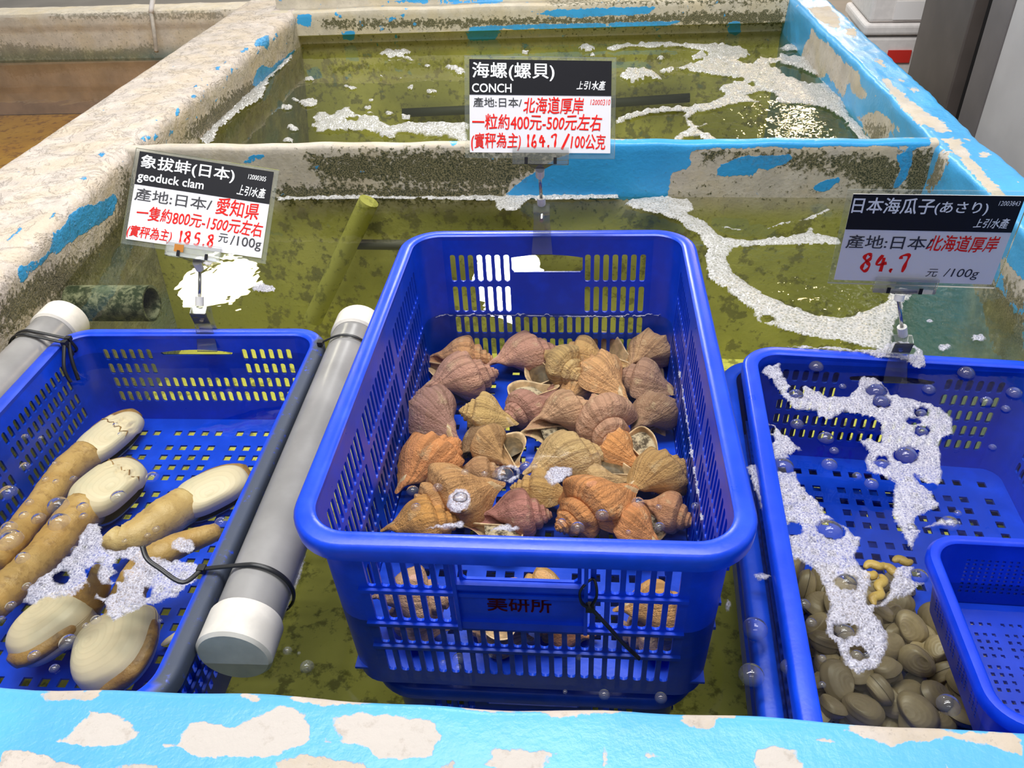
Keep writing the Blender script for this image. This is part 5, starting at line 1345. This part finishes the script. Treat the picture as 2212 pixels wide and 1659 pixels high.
# single bubbles: clear domes on the water
def dome(n=18, m=6):
    vs, fs = [], []
    for i in range(m):
        a = PI / 2 * i / m
        for k in range(n): vs.append((math.cos(a) * math.cos(2 * PI * k / n), math.cos(a) * math.sin(2 * PI * k / n), math.sin(a) * .85))
    vs.append((0, 0, .85))
    for i in range(m - 1):
        for k in range(n): fs.append((i * n + k, i * n + (k + 1) % n, (i + 1) * n + (k + 1) % n, (i + 1) * n + k))
    for k in range(n): fs.append(((m - 1) * n + k, (m - 1) * n + (k + 1) % n, m * n))
    me = mesh(vs, fs, 'bubble'); me.polygons.foreach_set('use_smooth', [True] * len(me.polygons)); me.materials.append(M_BUBBLE)
    return me
DOME = dome()
def bubbles(lst, label, group):
    for u, v, rpx in lst:
        c = P(u, v, .0004); r = rpx / FPX * (Vector((0, 0, CAMH)) - c).length
        o = link('foam_bubble', DOME); o.location = c; o.scale = (r, r, r)
        tag(o, label, 'bubble', group)
tz = lambda l, s, ox, oy: [(u / s + ox, v / s + oy, r / s) for u, v, r in l]
bubbles(tz([(505, 482, 11), (525, 522, 9), (110, 665, 20), (38, 782, 34), (255, 838, 40), (170, 893, 26), (260, 910, 40), (130, 822, 16), (48, 990, 46), (40, 935, 30), (105, 878, 18), (518, 798, 30), (362, 842, 22), (365, 882, 16), (100, 1065, 26), (667, 712, 26), (683, 938, 15), (645, 965, 12), (968, 912, 28), (322, 718, 14), (245, 730, 12), (120, 1190, 18), (48, 1275, 20), (300, 1435, 34), (150, 1492, 22), (238, 1548, 18), (375, 1360, 12), (420, 1335, 20), (110, 535, 14), (180, 540, 10), (240, 650, 10), (200, 720, 12), (330, 1030, 18), (700, 1340, 10), (545, 990, 10), (5, 1335, 16)], 2.0236, 0, 680), 'clear bubble floating on the water of the geoduck crate', 'bubbles in the geoduck crate')
bubbles(tz([(620, 130, 28), (840, 170, 40), (1140, 18, 28), (1035, 60, 50), (1490, 242, 32), (1378, 300, 32), (1305, 275, 22), (1655, 185, 30), (1750, 205, 15), (635, 205, 24), (735, 115, 24), (950, 52, 16), (860, 45, 18), (1755, 295, 24), (1610, 320, 12), (1180, 20, 16), (1260, 85, 22), (1920, 200, 20)], 2.127, 600, 1000), 'clear bubble floating over the sea snails', 'bubbles over the sea snails')
bubbles(tz([(292, 598, 42), (805, 552, 40), (488, 866, 48), (556, 1083, 40), (548, 1288, 36), (700, 328, 30), (680, 285, 36), (705, 588, 26), (868, 375, 20), (870, 452, 22), (345, 300, 30), (860, 1052, 30), (600, 1382, 22), (825, 855, 24), (985, 835, 34), (218, 452, 22), (370, 730, 20), (500, 330, 16), (640, 1384, 14)], 1.929, 1540, 700), 'clear bubble set in the foam of the clam crate', 'bubbles in the clam crate foam')
bubbles(tz([(980, 1590, 40), (318, 1432, 34), (175, 1272, 48), (160, 1465, 48), (1255, 290, 26), (1140, 325, 22), (1220, 355, 16), (1055, 208, 30), (430, 180, 28), (350, 420, 26), (470, 478, 30), (485, 588, 30), (505, 530, 18), (600, 635, 18), (660, 668, 26), (540, 262, 14), (900, 275, 24), (455, 1395, 16), (455, 1505, 14), (380, 1170, 24), (410, 1245, 20), (1020, 790, 14), (1165, 515, 14)], 1.929, 1540, 700), 'clear bubble floating on open water in or beside the clam crate', 'bubbles in the clam crate')
bubbles(tz([(45, 865, 20), (135, 938, 30), (98, 875, 8), (1320, 1052, 10), (1500, 1065, 24), (1760, 1080, 26), (830, 900, 26), (760, 920, 14), (1385, 895, 14), (978, 888, 10), (830, 940, 14)], 2.127, 600, 1000), 'clear bubble on the dark water beside the snail crate', 'bubbles round the snail crate')

foam('pale strip painting the waterline highlight along the rear inside wall of the snail crate', [[(935, 690), (950, 681), (1100, 681), (1300, 684), (1430, 681), (1455, 690), (1440, 684), (1300, 687), (1100, 684), (955, 684)]], (), .0015, .002, M_FOAM, 30, .0012, 20, 140, .0006, .001)  # bright highlight at the waterline, modelled as a thin pale foam strip
foam('pale strip painting the waterline sparkle along the right inside wall of the snail crate', [[(1472, 800), (1480, 860), (1492, 930), (1500, 990), (1512, 1060), (1520, 1130), (1512, 1130), (1503, 1060), (1492, 1000), (1485, 940), (1473, 860), (1466, 800)]], (), .0015, .003, M_FOAM, 31, .0022, 80, 120, .0006, .001)  # glints where water meets the side wall, put in as foam geometry
